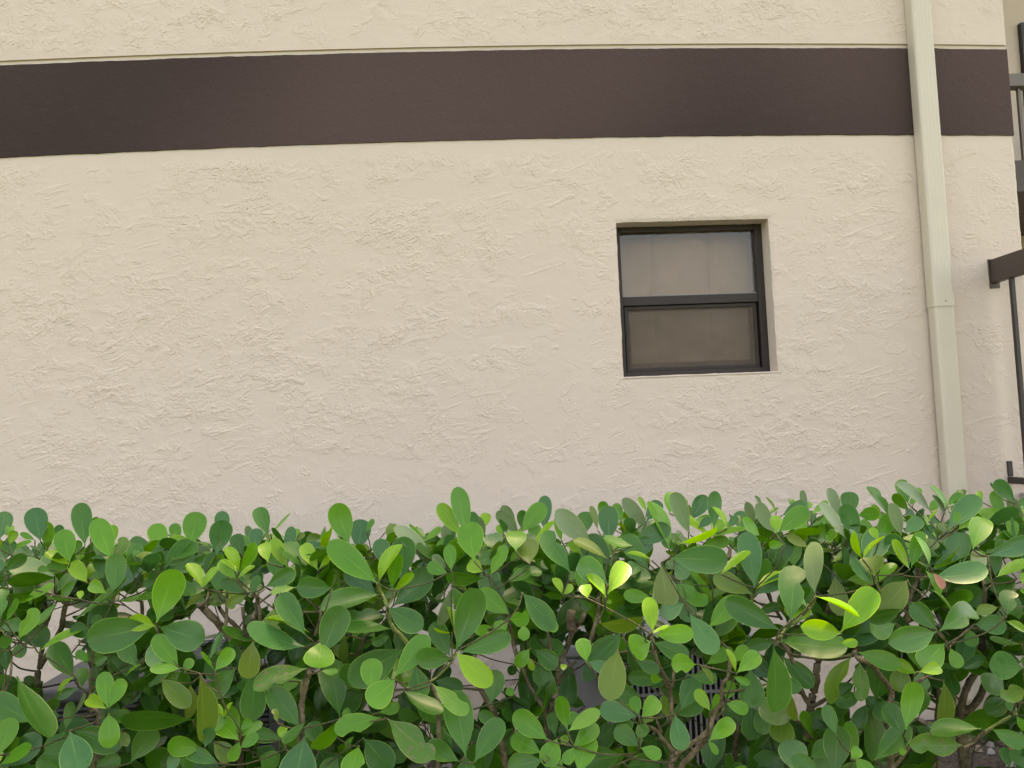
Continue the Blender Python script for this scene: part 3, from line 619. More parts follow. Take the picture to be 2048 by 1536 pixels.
LEAF_DATA = """
@ 0 980
0 520 50 270 170 bb
60 490 125 375 85 mb
100 580 150 450 90 yb
430 545 370 245 215 bb
500 650 545 380 120 mb
740 770 670 465 200 mm
600 560 630 395 100 br
60 740 100 575 150 bb
45 860 245 710 130 dn
215 800 300 830 90 mb
530 840 415 845 80 mm
745 795 520 700 100 ym
750 830 560 820 110 mm
900 590 860 235 195 db
960 500 810 365 90 yb
965 480 1020 315 90 mr
1190 740 1060 400 215 mm
1190 590 1190 390 110 yb
1190 740 1320 525 140 om
790 690 830 550 90 mb
930 985 790 800 150 ym
930 940 990 775 85 ym
1090 950 1040 735 120 dm
1215 1110 1230 755 195 dn
1130 1095 940 990 130 yn
820 945 660 1110 100 mm
850 1160 850 1085 65 yn
110 1220 515 1030 90 mn
370 1060 90 1110 60 dn
10 1350 30 1060 130 df
60 1400 170 1180 70 mf
190 1590 360 1290 160 mf
0 1460 215 1420 140 bf
540 1080 400 1280 170 db
605 1180 450 1415 80 mm
430 1200 390 1440 90 db
740 1400 1345 1105 90 dn
950 1420 1060 1340 80 bm
1640 1440 1020 1560 340 df
1650 1440 1390 1400 170 yf
1660 1400 1840 920 300 mf
1680 1450 2175 1600 300 df
1420 930 1440 605 165 dm
1680 720 1400 540 160 db
1700 790 1490 650 90 om
1750 630 1660 430 190 mb
1728 826 2006 579 210 bm
1550 1060 1550 1200 170 mm
1490 900 1600 800 60 ym
1640 960 1530 1000 90 dm
1270 1180 1460 1140 70 mm
1130 1150 1015 1180 70 mm
860 1010 850 1240 170 db
370 530 260 475 60 mr
300 690 200 600 120 dr
400 1000 160 930 160 dr
@ 340 980
215 590 280 300 235 mb
90 540 50 395 120 mr
80 545 10 480 70 yb
560 500 550 268 150 br
490 690 560 375 225 bm
560 650 500 440 60 ym
770 690 700 495 150 db
860 560 825 410 80 ur
900 630 920 445 145 bb
1040 480 940 212 165 db
1068 470 1255 280 30 mb
1080 620 1060 478 150 mb
1040 770 985 560 135 ym
1250 830 1110 565 140 ym
1240 690 1285 432 120 bb
1330 545 1412 465 60 ob
1300 700 1350 560 95 bb
1570 860 1410 580 150 ym
1575 840 1735 668 85 ym
1370 830 1400 640 80 yb
1800 690 1515 525 150 ob
1900 569 1781 212 238 mm
205 760 450 740 125 db
390 860 540 720 110 mm
345 1040 240 780 120 yn
345 1040 480 830 85 yn
500 1090 540 880 150 dm
705 945 530 755 125 yn
735 860 620 625 110 yn
740 860 900 610 130 mn
715 940 850 800 60 yn
720 880 590 720 70 yn
820 1090 590 990 130 dn
815 1110 630 1220 130 on
850 1110 930 930 95 dn
1005 1030 1290 880 170 dn
1330 960 1250 830 100 ym
1330 1030 1100 1080 90 mn
1720 1040 1390 1020 210 df
1440 1540 1200 1150 230 df
1480 1510 1085 1335 45 yf
1100 1260 1080 1500 200 on
1050 1210 850 1500 180 db
420 1080 570 1170 90 om
400 1200 550 1230 60 mm
400 1100 175 1210 60 om
240 1020 160 920 80 mb
150 930 90 790 110 bb
1780 1060 1720 850 100 om
1570 930 1640 850 70 ym
1610 1756 1800 1300 290 df
@ 680 980
397 986 -10 639 260 mn
430 1105 -130 1210 225 dn
390 1110 110 890 190 bm
410 990 540 600 130 yn
550 1060 570 725 145 mn
560 1080 770 935 80 yn
430 780 440 560 180 bm
640 960 680 562 260 bm
560 1230 900 910 270 bm
505 1240 850 1450 230 dn
190 640 215 370 215 bb
280 440 345 325 60 mb
340 720 230 590 100 ob
555 585 560 375 140 ob
980 780 680 420 190 um
1150 610 915 510 150 db
1200 610 1130 420 150 ub
960 650 900 560 110 mb
1340 480 1245 32 200 mm
1290 495 1085 200 160 ym
1420 750 1380 425 275 mn
1530 870 1360 770 150 yn
1570 910 1660 580 140 om
1590 910 1730 620 140 mn
1400 500 1400 268 130 bb
1540 490 1450 315 110 ub
1530 400 1545 255 110 yr
1600 540 1590 430 180 db
1640 640 1630 525 190 bb
1740 520 1680 380 80 yb
1896 470 1688 252 150 ub
1850 400 1740 205 130 ur
1180 860 1160 612 130 mn
1140 880 970 810 130 mn
1130 830 1010 720 100 um
1220 860 1330 690 130 dm
1530 935 1175 910 135 dn
1185 1030 1065 1370 130 un
1110 1080 1030 1150 50 um
1200 1020 1300 1240 140 mm
1231 1701 1430 1145 300 df
1800 1320 1530 1110 200 mn
1790 1400 1650 1470 130 mn
1200 1480 1190 1260 70 yn
1185 1510 1010 1497 35 yf
1090 1560 1000 1460 100 mm
1620 1440 1450 1500 100 mn
500 1340 100 1300 160 dm
550 1470 100 1480 130 dn
800 1250 1000 1450 200 db
1740 770 1850 660 100 yb
960 1240 820 1160 70 mb
@ 1020 980
60 650 60 425 215 mn
120 455 330 185 190 mb
360 430 370 115 150 br
130 430 130 250 110 dr
250 580 270 400 140 mb
240 590 465 390 60 ym
640 875 370 460 230 dn
210 790 180 580 235 on
0 770 90 680 90 mm
-33 977 275 818 150 dn
290 850 330 640 80 mm
400 900 370 700 100 ob
860 560 560 290 220 um
800 470 800 275 170 db
550 550 470 320 90 mb
930 430 865 200 65 ob
980 300 990 150 110 mr
1050 545 1040 222 215 bm
1180 340 1130 178 110 mb
1190 490 1260 265 150 yb
1150 500 1300 430 80 mb
1460 400 1240 140 150 ub
1450 230 1360 105 60 yr
1450 330 1560 160 150 bb
1690 250 1730 25 170 mb
1685 625 1600 157 155 mm
1911 481 1710 95 170 um
1300 560 1610 430 200 bm
1305 590 1025 560 100 mn
1040 730 725 540 110 on
1090 720 1440 570 190 bm
1040 600 890 590 80 bb
640 840 720 620 150 bb
790 700 650 580 90 ym
810 750 840 660 70 mm
1040 1000 790 790 240 bF
985 860 920 735 60 df
1500 745 1290 632 50 yn
1480 850 1300 660 110 dm
1600 770 1660 1235 255 uf
1680 720 2190 740 290 bf
1750 770 1860 930 160 bm
770 1080 760 890 130 mn
820 1150 790 1010 130 yF
1015 1130 880 890 110 yF
1035 1100 1230 770 200 yF
555 1110 490 940 80 yn
560 1115 650 1010 80 yn
515 930 460 790 70 ym
640 970 660 870 90 mm
985 1175 1065 1185 42 yn
130 1085 420 1430 220 df
340 1110 550 1120 90 mm
-10 1370 175 1350 170 mf
430 1340 470 1495 100 mn
930 1410 1370 1440 170 of
1510 1510 1470 1175 165 yF
1490 1525 1668 1475 28 yF
1460 900 1240 1080 190 db
1510 1150 1250 1110 140 mn
950 1200 1130 1290 140 db
1854 1200 1600 1330 180 bn
1740 950 1900 1350 200 dm
860 560 1000 640 100 bb
180 1080 330 1100 70 mm
1470 850 1340 940 100 mb
700 1160 830 1250 100 dm
@ 1360 950
60 350 50 265 60 yr
115 480 60 335 60 ob
120 480 250 268 165 bb
360 560 370 235 145 bm
500 570 415 350 65 ym
120 540 295 450 80 mb
190 560 300 480 90 bb
0 730 320 545 60 yf
150 670 640 590 70 mm
240 740 490 700 130 mm
660 650 630 430 100 db
500 560 590 460 80 bb
860 700 690 480 100 mm
790 510 720 330 100 ub
1010 620 800 350 150 um
1020 620 1020 440 115 yn
1030 610 1310 390 190 mm
1080 430 1270 320 120 bb
1165 610 1430 555 80 mm
880 390 845 232 45 db
1020 390 940 245 30 ob
950 420 1015 335 45 mb
1345 400 1265 195 75 ub
1190 340 1180 255 60 mr
1350 370 1380 288 60 mr
1395 415 1550 325 70 mb
1700 460 1600 185 115 ub
1765 685 1545 350 110 um
1800 430 1790 228 180 db
1892 688 1764 361 190 bm
1540 700 1475 540 75 mm
1550 720 1635 585 90 mm
1400 540 1520 490 80 mb
1400 520 1380 410 110 bb
1110 730 950 740 85 mn
795 1200 720 692 235 bn
600 1000 400 1000 180 bm
430 1050 725 875 80 yn
775 1265 390 1080 200 on
770 1270 660 940 150 bm
800 1210 1100 990 110 yn
810 1260 1080 1110 150 bn
1170 1560 1210 975 300 df
1430 1270 1350 768 195 uf
1365 1415 1150 1175 85 mf
1440 1285 1860 1440 65 yF
1460 1380 1530 1120 110 mb
1640 1060 1700 1440 190 om
370 1390 120 1010 110 mm
350 1180 230 1020 60 om
0 1120 130 1190 90 dn
-60 1150 250 1330 170 mn
302 1622 552 1363 200 mn
1059 1642 572 1374 250 df
850 770 980 1000 120 mm
1370 770 1160 660 90 om
1640 780 1830 730 80 bm
1600 930 1800 840 70 mm
1740 1000 1860 930 100 dm
1800 1080 1650 1020 80 om
1150 980 1000 860 130 db
1230 970 1190 790 100 db
740 1300 400 1280 140 db
830 1440 1040 1390 100 dm
@ 1698 950
90 430 290 410 140 mb
325 490 265 330 70 yb
420 450 300 135 110 db
630 310 545 60 145 dr
635 380 490 225 110 mb
870 390 600 120 110 ub
700 260 745 150 70 mr
640 320 690 250 60 mr
1060 390 930 130 60 mb
1030 440 945 245 55 ub
1200 260 1190 165 100 dr
1040 320 1150 230 90 mr
1100 340 1370 260 130 yb
1040 570 1280 320 210 bm
1140 530 1150 415 65 mm
1160 580 1260 475 90 ym
1040 600 960 530 70 um
1310 790 1440 427 215 mn
1640 470 1550 225 120 mb
1410 290 1370 175 65 yr
1760 290 1580 85 150 bb
1580 220 1530 90 25 db
1860 480 1710 290 90 ub
1700 540 1680 385 130 bb
1760 680 1730 515 110 mm
1770 330 1870 270 80 dr
1800 420 1870 330 80 mr
560 650 470 355 130 um
310 700 430 470 160 mm
330 510 440 435 50 yb
560 440 680 470 70 mb
590 620 730 500 140 bm
545 680 800 650 85 mm
940 680 770 480 55 mm
800 690 860 560 100 bm
850 390 930 290 90 mb
840 490 940 400 25 ym
140 890 20 655 80 yf
140 890 320 660 55 yf
320 690 240 570 80 yn
200 960 300 690 270 bn
0 780 140 670 130 bm
640 880 420 670 190 bn
645 1000 445 740 110 yf
660 980 750 668 145 mf
850 970 810 680 70 mf
640 960 590 845 90 bn
275 1070 230 920 260 of
270 1150 0 950 130 bf
310 1140 450 930 110 mn
330 1190 510 1090 110 dm
880 1000 1090 900 150 bm
880 985 1175 840 70 mn
890 1080 1395 1060 220 bf
810 1010 990 1215 95 mf
890 1030 990 1185 80 rf
1470 860 1320 920 190 on
1475 860 1870 740 190 bf
1460 840 1510 745 90 mm
1510 790 1690 650 130 mm
1560 1070 1540 870 140 bm
1555 1085 1860 930 110 mn
1780 1100 1560 1200 180 dm
1670 1490 1710 1225 180 df
1590 1400 1380 1440 110 of
957 1652 1364 1384 260 df
937 1642 698 1394 190 df
1090 1190 1400 1330 200 dm
620 1110 400 1370 260 on
-85 1662 212 1294 260 yF
330 1250 20 1270 180 dm
1130 1370 700 1310 150 dm
560 1420 260 1520 130 dn
850 1200 1130 1385 35 mn
1400 1030 1480 1130 60 dm
870 990 760 910 35 un
@ 0 1246
790 590 590 260 215 dn
790 560 580 740 70 yn
870 690 870 490 120 dn
830 680 630 770 100 bn
400 310 770 50 65 mn
980 160 800 60 140 dn
210 180 480 130 220 dm
290 210 170 340 130 dm
150 190 0 200 130 dn
180 570 420 1180 240 df
350 1050 10 870 260 df
0 1400 110 1050 190 mf
0 1500 300 1330 130 mf
760 1640 470 1430 220 dn
690 1140 530 1350 180 dn
740 1140 830 1540 300 bf
790 1140 1180 1290 230 dn
1140 900 1110 590 165 mf
1145 910 1290 620 150 mf
1140 910 900 780 130 yf
1150 950 1160 1250 195 mf
1180 970 1390 1000 130 dn
1100 1370 1340 1210 170 kn
690 1130 780 870 110 dn
770 990 900 800 40 un
2046 1028 1400 948 200 dn
1440 460 1320 240 180 dn
1510 430 1330 530 40 mn
1897 471 1688 193 190 mf
1917 481 1668 511 105 mf
1650 150 1640 450 170 bn
1540 640 1330 800 170 dm
1020 650 1190 470 140 dm
1698 590 1946 828 190 on
1380 1480 1620 1150 230 dn
500 1250 540 960 170 dm
60 520 60 300 110 dm
940 400 840 320 90 mn
1150 350 1020 420 90 dn
1000 340 1100 240 110 dm
300 1500 350 1300 150 dm
1000 1540 1250 1450 180 dn
@ 340 1246
1430 250 855 160 230 bf
1605 183 1556 491 298 mf
880 180 830 540 210 of
850 460 790 670 180 dn
470 510 650 290 150 mf
400 400 590 170 90 bn
470 500 340 330 40 mf
150 530 220 390 100 mn
700 480 420 740 230 dn
900 500 870 970 250 dn
700 600 600 810 170 dm
310 530 380 1160 220 of
210 640 230 960 130 on
1450 480 940 600 210 kf
1400 600 1220 660 110 mn
1380 1110 1110 760 240 df
1140 1060 1100 920 70 of
1250 1110 1150 1180 105 yf
740 1250 470 1020 200 mf
730 1200 640 930 140 mn
570 1000 500 855 60 yf
570 1000 625 855 40 yf
750 1150 835 1035 75 mf
750 1200 935 1055 100 mf
740 1330 900 1190 120 mf
1190 1240 930 1180 150 dn
1430 1050 1260 1270 100 df
1430 1200 1320 1700 370 bf
1810 1010 1600 1340 160 mf
1600 1300 1490 1080 180 dn
1800 1000 1700 420 290 dn
1600 500 1755 545 70 mf
340 1330 0 1290 190 mf
520 1490 220 1370 150 df
370 1320 420 1130 140 bf
0 1600 40 1420 120 bf
740 1250 650 1440 120 mn
460 1250 620 1430 170 on
1780 1400 1640 1600 180 dn
1700 220 1850 340 120 om
950 1400 1150 1500 200 dn
900 1330 1100 1400 150 dm
80 1450 300 1440 200 dn
100 880 0 930 150 dm
480 850 700 900 200 dm
1540 950 1650 700 170 dm
1820 1010 1870 930 60 mf
@ 680 1246
680 265 150 580 320 dn
330 720 340 432 225 mf
590 590 330 830 260 mf
540 600 480 450 130 dn
585 570 890 190 230 mf
410 950 610 880 120 mn
1190 380 835 360 210 df
800 450 850 770 210 dn
670 710 990 990 170 df
1170 360 1020 50 200 dn
1270 310 1720 160 220 df
1230 310 1540 600 230 yF
985 650 1310 920 180 mf
1000 610 1290 690 150 dm
1330 1420 1220 810 310 df
1420 1480 1670 1085 230 df
1330 1400 1330 1700 220 df
1270 1470 950 1300 200 df
500 1010 920 1380 290 kf
430 1000 0 1120 210 mf
130 980 40 920 80 mn
200 1300 130 1600 250 mf
250 1220 500 1540 280 dn
250 720 60 880 200 dm
1600 860 1650 545 215 dn
1620 880 1860 850 150 dm
1700 1130 1510 970 130 dn
620 980 720 760 160 dm
850 1010 650 960 130 dm
1190 1320 1090 1100 80 dn
1854 440 1810 530 100 dm
1854 760 1790 720 80 mn
1854 1100 1700 1350 220 dm
950 1180 1050 1040 140 dm
60 100 20 380 100 om
150 1200 50 1300 60 mn
520 140 370 200 120 dm
520 1250 660 1440 160 dm
@ 1020 1246
150 20 150 150 120 mn
230 130 380 110 80 dm
210 270 90 430 130 mn
190 360 240 480 70 yn
260 280 470 440 180 dn
300 170 540 300 170 dm
300 340 380 790 250 dm
640 430 610 830 190 dm
560 510 570 440 70 yn
810 420 760 180 160 mf
820 405 1060 510 130 bf
1180 100 900 400 250 dn
1150 270 1060 730 270 of
1500 190 1240 290 260 mf
1530 130 1900 110 180 mF
1510 200 1860 350 180 dn
1971 440 1750 440 200 mf
1330 400 1560 500 130 dn
1640 600 1310 580 150 dn
1620 600 1480 580 85 mn
1720 470 1560 430 100 mm
800 430 840 600 130 dm
610 1140 540 815 150 mf
610 1150 910 960 150 mf
620 1080 700 970 110 mn
405 1240 90 990 220 mf
340 1380 40 1220 190 mf
500 1220 400 1450 210 mf
350 1450 0 1530 230 df
540 1600 470 1440 130 mf
680 1310 590 1470 120 mf
670 1320 910 1090 180 mf
720 1600 830 1218 240 mf
620 1180 550 1270 90 mn
480 1200 440 980 110 bn
1360 990 1030 920 200 bf
1360 980 1320 800 120 mf
1390 1000 1560 810 180 mf
1690 1030 1620 810 100 on
1550 1000 1410 1040 80 on
1360 1060 1420 1185 140 df
1370 1310 1150 1140 190 df
1380 1320 1580 1400 130 mf
1320 1050 1230 1090 90 dn
1385 1310 1360 1170 60 bf
1380 760 1100 760 210 dn
1200 1400 800 1480 260 dn
1220 1520 1560 1480 200 dn
1130 1060 950 1240 220 dm
1030 920 910 930 110 om
800 880 650 820 120 db
1810 930 1950 610 210 bn
1745 960 1820 1310 190 bf
0 790 180 930 150 dm
1560 1220 1420 1300 160 dm
@ 1360 1246
100 -100 350 280 230 bf
1000 200 750 240 130 dn
1050 180 1650 330 270 df
990 240 1010 860 250 df
1000 700 1020 1060 310 dn
740 480 770 845 250 dn
1080 350 1370 640 190 dn
1140 560 1230 730 150 dn
1180 740 1180 1000 100 on
1080 960 1080 1250 240 on
760 850 750 1190 200 dm
830 870 900 1150 180 dm
600 530 840 320 170 mf
590 530 550 305 60 yf
560 420 690 270 130 mn
560 565 715 630 75 mf
280 440 500 310 130 mn
480 830 540 640 120 mn
480 850 705 920 130 mf
325 935 190 735 125 yf
330 930 420 790 60 mf
305 1250 560 1040 170 mf
290 1240 385 1370 70 mf
110 560 370 590 130 dn
200 440 360 590 70 of
-100 960 180 850 200 dn
1820 350 1560 745 200 of
1710 110 1400 60 200 yF
1700 210 1860 210 90 yF
1854 640 1640 740 130 dm
1854 770 1460 1030 220 dm
1660 1190 1560 905 140 df
1640 1600 1680 1150 270 df
1850 1450 1790 1090 150 mn
1260 1600 1180 1305 290 bf
1500 1600 1220 1450 190 df
1380 1430 1530 1300 160 dn
420 900 640 980 150 dm
700 1540 720 1340 140 dm
@ 1698 1246
930 90 490 200 250 df
1020 205 750 470 240 mf
1070 260 1160 450 130 mf
1270 60 1310 225 130 dn
1324 14 1632 24 190 bn
1660 -20 1860 60 90 yn
1854 480 1430 440 270 bf
90 310 475 430 180 mf
110 400 120 760 170 kn
720 540 510 420 130 yf
735 520 990 450 130 yF
560 430 540 690 190 on
500 0 210 110 200 mn
600 1130 700 700 200 mf
570 1190 420 890 190 df
740 1000 830 580 180 dn
150 750 390 980 210 dm
210 860 270 1390 230 dm
190 850 70 1090 140 dm
20 1440 110 1330 110 mf
270 1450 560 1150 220 df
60 1420 220 1600 150 mf
300 1450 430 1600 130 bn
1210 1290 760 1290 230 kf
1000 610 1040 1060 170 on
1400 1120 920 1130 190 df
690 1090 900 1200 110 dn
620 1250 650 1090 110 dn
1510 1120 1820 1270 160 df
1640 560 1400 720 230 dm
1680 800 1500 930 180 dm
1870 700 1670 760 170 kf
1750 980 1700 830 90 dn
1770 980 1880 1130 90 mf
980 500 1180 470 90 dm
1060 500 1100 750 150 dm
1700 1540 1650 1340 120 dn
1854 1540 1760 1370 140 dn
620 1360 520 1360 70 mf
1830 220 1540 240 80 dn
120 770 -60 820 160 dm
"""
BRANCH_DATA = """
@ 0 1246
T 2.35 34 410 900 400 640 420 480 540 280 640 80 670 -60 740 -330 765 -420
- 2.35 25 420 480 440 300 475 80 500 -80 450 -350
- 2.05 14 0 760 80 680 110 560 125 350 100 280
- 2.3 10 740 340 880 170
T 2.02 20 1040 1110 960 920 960 600 975 400 990 250 985 160
@ 0 980
- 2.3 16 740 1220 640 1150 560 1060 540 950 530 830
- 2.35 22 430 1060 420 1010 340 850 290 740
- 2.35 13 330 800 370 735
- 2.3 24 1510 1420 1510 1300 1500 1180
- 2.3 20 1605 1380 1605 1200
@ 340 1246
T 2.2 48 730 1100 710 600 720 400 700 230
T 1.87 34 1390 1200 1390 980 1400 800 1460 600 1500 480 1540 330 1580 200
@ 340 980
- 2.2 45 700 1640 590 1500 450 1350 350 1260 300 1220
- 2.22 26 700 1640 740 1500 600 1350 530 1260 500 1190
- 2.15 20 580 1520 600 1300 610 1060
- 2.18 24 780 1640 790 1400 770 1240
- 2.15 32 740 1640 800 1560 860 1400 920 1250 920 1110
- 2.15 22 960 1480 950 1300 930 1200
- 2.15 15 940 1200 1060 1110
- 2.15 17 300 1240 380 1180 410 1080
- 2.05 20 1540 1540 1590 1350 1580 1230
- 2.4 20 1100 1250 1140 1100
@ 680 980
G 1.97 24 740 1660 650 1550 600 1500 530 1400 500 1230 440 1100 400 990
G 1.97 12 500 1230 560 1150 560 1070
- 2.5 7 380 570 510 410
@ 680 1246
G 1.9 14 1240 300 1180 420 1030 570 950 620
T 1.98 28 1040 1500 1040 1000 1040 830 950 620
T 2.1 38 1720 1300 1650 1000 1560 830 1460 640 1420 530 1420 350
- 2.2 26 190 340 230 230 260 140
@ 1020 1246
T 2.1 44 400 1400 395 1200 400 1010
- 2.1 26 400 1010 330 860 200 630 110 450 40 250 10 80 -20 -60
- 2.1 36 400 1010 450 850 500 650 520 450 590 280 640 130 640 0
- 2.1 58 640 60 640 -40 650 -130
- 2.1 20 515 450 440 290 400 100 390 40
- 2.1 30 640 120 700 40 760 -30 790 -110
- 2.0 22 840 240 880 80 920 -60 940 -200 935 -280
- 2.1 18 530 470 620 460 700 410
T 2.0 26 1690 1700 1720 1300 1710 1000 1710 800 1680 640 1560 400 1500 150
- 2.0 18 1720 680 1740 450
- 1.95 24 1760 1400 1700 1330 1560 1150 1480 1110
- 1.95 20 1600 1160 1560 1060
T 1.95 50 1690 1900 1690 1700 1700 1480 1750 1400
@ 1360 1246
- 1.93 26 -50 1400 0 1360 180 1240 320 1110 360 980 430 820 450 650 510 560 530 290
T 1.93 40 -100 1800 0 1530 120 1400 230 1280 310 1160
T 2.2 48 1340 1700 1345 1400 1360 1100 1390 870 1430 700 1450 550 1465 400 1500 150 1560 -60 1590 -200
- 2.2 28 1390 890 1310 780 1270 680 1180 400 1150 250
- 2.2 24 1400 880 1480 850 1620 760 1750 660
- 2.2 21 1320 1090 1260 1050 1190 1020
- 1.95 24 1200 420 1160 330 1060 150
G 1.82 17 1060 150 1130 40 1200 0 1340 -120 1400 -190 1430 -280
T 2.25 34 570 1700 570 1540 590 1300 600 1100
- 2.3 8 1650 240 1780 260 1850 300
- 2.3 8 1250 110 1370 60
@ 1360 950
G 2.0 16 800 1480 760 1300 790 1240
- 2.3 22 930 1240 980 1380 1080 1530
- 2.3 25 510 900 530 780
- 2.35 25 1550 850 1550 960 1560 1060
@ 1698 950
- 2.15 30 620 1560 650 1280 720 1150 750 980
G 1.95 13 330 1240 300 1170 270 1060
- 2.1 20 1440 1350 1440 1200 1410 1060
@ 1698 1246
- 2.2 38 60 300 90 200 170 60 220 -60
T 1.97 34 430 1600 420 1200 430 900 450 720 330 560 260 440 200 410 100 380 50 290
- 1.97 21 460 700 600 670 720 620 840 560
G 1.9 17 610 1360 590 1290 590 1180 600 1130
- 1.9 22 300 1700 500 1500 600 1370 680 1280
T 2.3 46 1200 1100 1250 950 1350 850 1430 700 1480 560
T 2.3 44 1170 1150 1170 980 1240 700 1330 530 1400 330 1410 100
T 2.3 28 920 1250 930 1100 940 800 960 520
- 1.92 18 1210 1320 1320 1260 1440 1140
G 1.9 15 1440 1150 1550 1080 1700 990 1780 960
- 1.95 16 930 90 1030 200 1050 280
"""
GAP_DATA = """
105 1212 132 1263
147 1206 168 1231
90 1257 143 1376
25 1302 72 1359
238 1206 253 1225
262 1180 280 1233
290 1206 302 1235
385 1212 434 1260
436 1205 491 1245
529 1176 560 1214
948 1287 1029 1348
893 1337 969 1400
942 1397 961 1444
1020 1302 1039 1387
1133 1300 1201 1435
1585 1308 1628 1397
1636 1325 1670 1397
1588 1382 1611 1454
1698 1312 1715 1369
1736 1357 1762 1386
1698 1393 1730 1450
1843 1416 1872 1454
1911 1352 1977 1427
1505 1180 1560 1262
1300 1095 1325 1130
700 1030 770 1085
1430 1100 1460 1150
540 1305 570 1335
525 1395 556 1470
1270 1370 1335 1400
1385 1420 1410 1536
1380 1330 1440 1400
115 1375 190 1450
1870 1490 2048 1536
520 1500 560 1536
"""
GAPS = [tuple(float(v) for v in ln.split()) for ln in GAP_DATA.split('\n') if ln.strip()]
def leaf_frame(base, tip, width, roll_up=True, under=False):
    Y = tip-base; L = Y.length; Y = Y/L
    v = (CAM-(base+tip)/2).normalized()
    N = v-v.dot(Y)*Y
    if N.length < 1e-3: N = Vector((0, 0, 1))-Y.z*Y
    N.normalize(); X = Y.cross(N)
    return X, Y, N, L
def leaf_matrix(X, Y, N, W, L, base):
    mt = Matrix((X*W, Y*L, N*L)).transposed().to_4x4(); mt.translation = base
    return mt
count = [0]*len(SHRUBS)
def put_leaf(kind, mt, si):
    me = LEAVES[kind, random.randrange(NV)][0]
    o = bpy.data.objects.new('leaf', me); COL.objects.link(o)
    o.parent = SHRUBS[si]; o.matrix_basis = Matrix.Translation(-SHRUBS[si].location) @ mt
    count[si] += 1
bases = []          # (point, shrub)
x0 = y0 = 0
for ln in LEAF_DATA.split('\n'):
    q = ln.split()
    if not q: continue
    if q[0] == '@': x0, y0 = float(q[1]), float(q[2]); continue
    bx, by, tx, ty, w = (float(v)*S for v in q[:5])
    bx += x0; tx += x0; by += y0; ty += y0
    kind, dep = q[5][0], DEPTH[q[5][1]]
    rnd = random.Random(int(bx/6)*131+int(by/6)*17)      # leaves of one rosette share their depth
    dep += rnd.uniform(-0.045, 0.045)
    a = sqrt((tx-bx)**2+(ty-by)**2)*dep/F_PX; wm = w*dep/F_PX
    roll = 0.0
    if wm/a < 0.44:
        W = 0.54*a; roll = acos(max(0.12, min(1, wm/W))); tilt = radians(random.uniform(8, 20))
    else:
        W = wm*1.02; L = max(a/cos(radians(random.uniform(16, 30))), wm/0.68); tilt = min(radians(62), acos(min(1, a/L)))
    L = a/cos(tilt)
    s = 1 if ty < by else -1
    if kind == 'u': s = -s
    if abs(ty-by) < 0.25*abs(tx-bx): s = random.choice((1, -1, -1))
    base = at(bx, by, dep); tip = at(tx, ty, dep+s*L*sin(tilt))
    X, Y, N, L = leaf_frame(base, tip, W)
    if roll:
        n1 = N*cos(roll)+X*sin(roll); n2 = N*cos(roll)-X*sin(roll)
        N = n1 if (n1.z > n2.z) == (random.random() < 0.8) else n2
        X = Y.cross(N)
    si = shrub_of(bx)
    put_leaf(kind, leaf_matrix(X, Y, N, W*1.02, L*1.14, base), si)
    bases.append((base, si))

# ------------------------------------------------------------------ hedge: branches
nodes = []          # skeleton points that later twigs grow from
x0 = y0 = 0
for ln in BRANCH_DATA.split('\n'):
    q = ln.split()
    if not q: continue
    if q[0] == '@': x0, y0 = float(q[1]), float(q[2]); continue
    dep = float(q[1]); hw = float(q[2])*S*dep/F_PX
    pp = [(x0+float(q[i])*S, y0+float(q[i+1])*S) for i in range(3, len(q), 2)]
    rnd = random.Random(int(pp[0][0])*7+int(pp[0][1]))
    pts = []
    for i, p in enumerate(pp): pts.append(at(p[0], p[1], dep+rnd.uniform(-0.02, 0.02)*(1 if i else 0)))
    si = shrub_of(pp[0][0]); rad = [hw]*len(pts)
    if q[0] == 'T':
        b = SHRUBS[si].location
        foot = Vector((b.x+(pts[0].x-b.x)*0.45, b.y+(pts[0].y-b.y)*0.35, 0.0))
        mid = pts[0].lerp(foot, 0.5)+Vector((rnd.uniform(-.02, .02), 0, 0))
        pts = [foot, mid]+pts
        rad = [hw*1.25, hw*1.12]+rad
    n = len(pts); rad = [r*(1.0-0.28*i/(n-1)) for i, r in enumerate(rad)]
    cp = catmull(pts, 5); cr_ = []
    for i in range(len(cp)):
        f = i/5; k = min(int(f), n-2); cr_.append(rad[k]+(rad[k+1]-rad[k])*(f-k))
    cp = [p+Vector((noise.noise(p*18), noise.noise(p*18+Vector((9, 0, 0))), 0))*hw*0.35 for p in cp]
    bm = bmesh.new(); tube(bm, cp, cr_, 9, 0.28)
    mesh_obj('branch', bm, M_STEM if q[0] == 'G' else M_BARK, SHRUBS[si], True)
    nodes += [(p, r) for p, r in zip(cp, cr_) if p.z > 0.25]

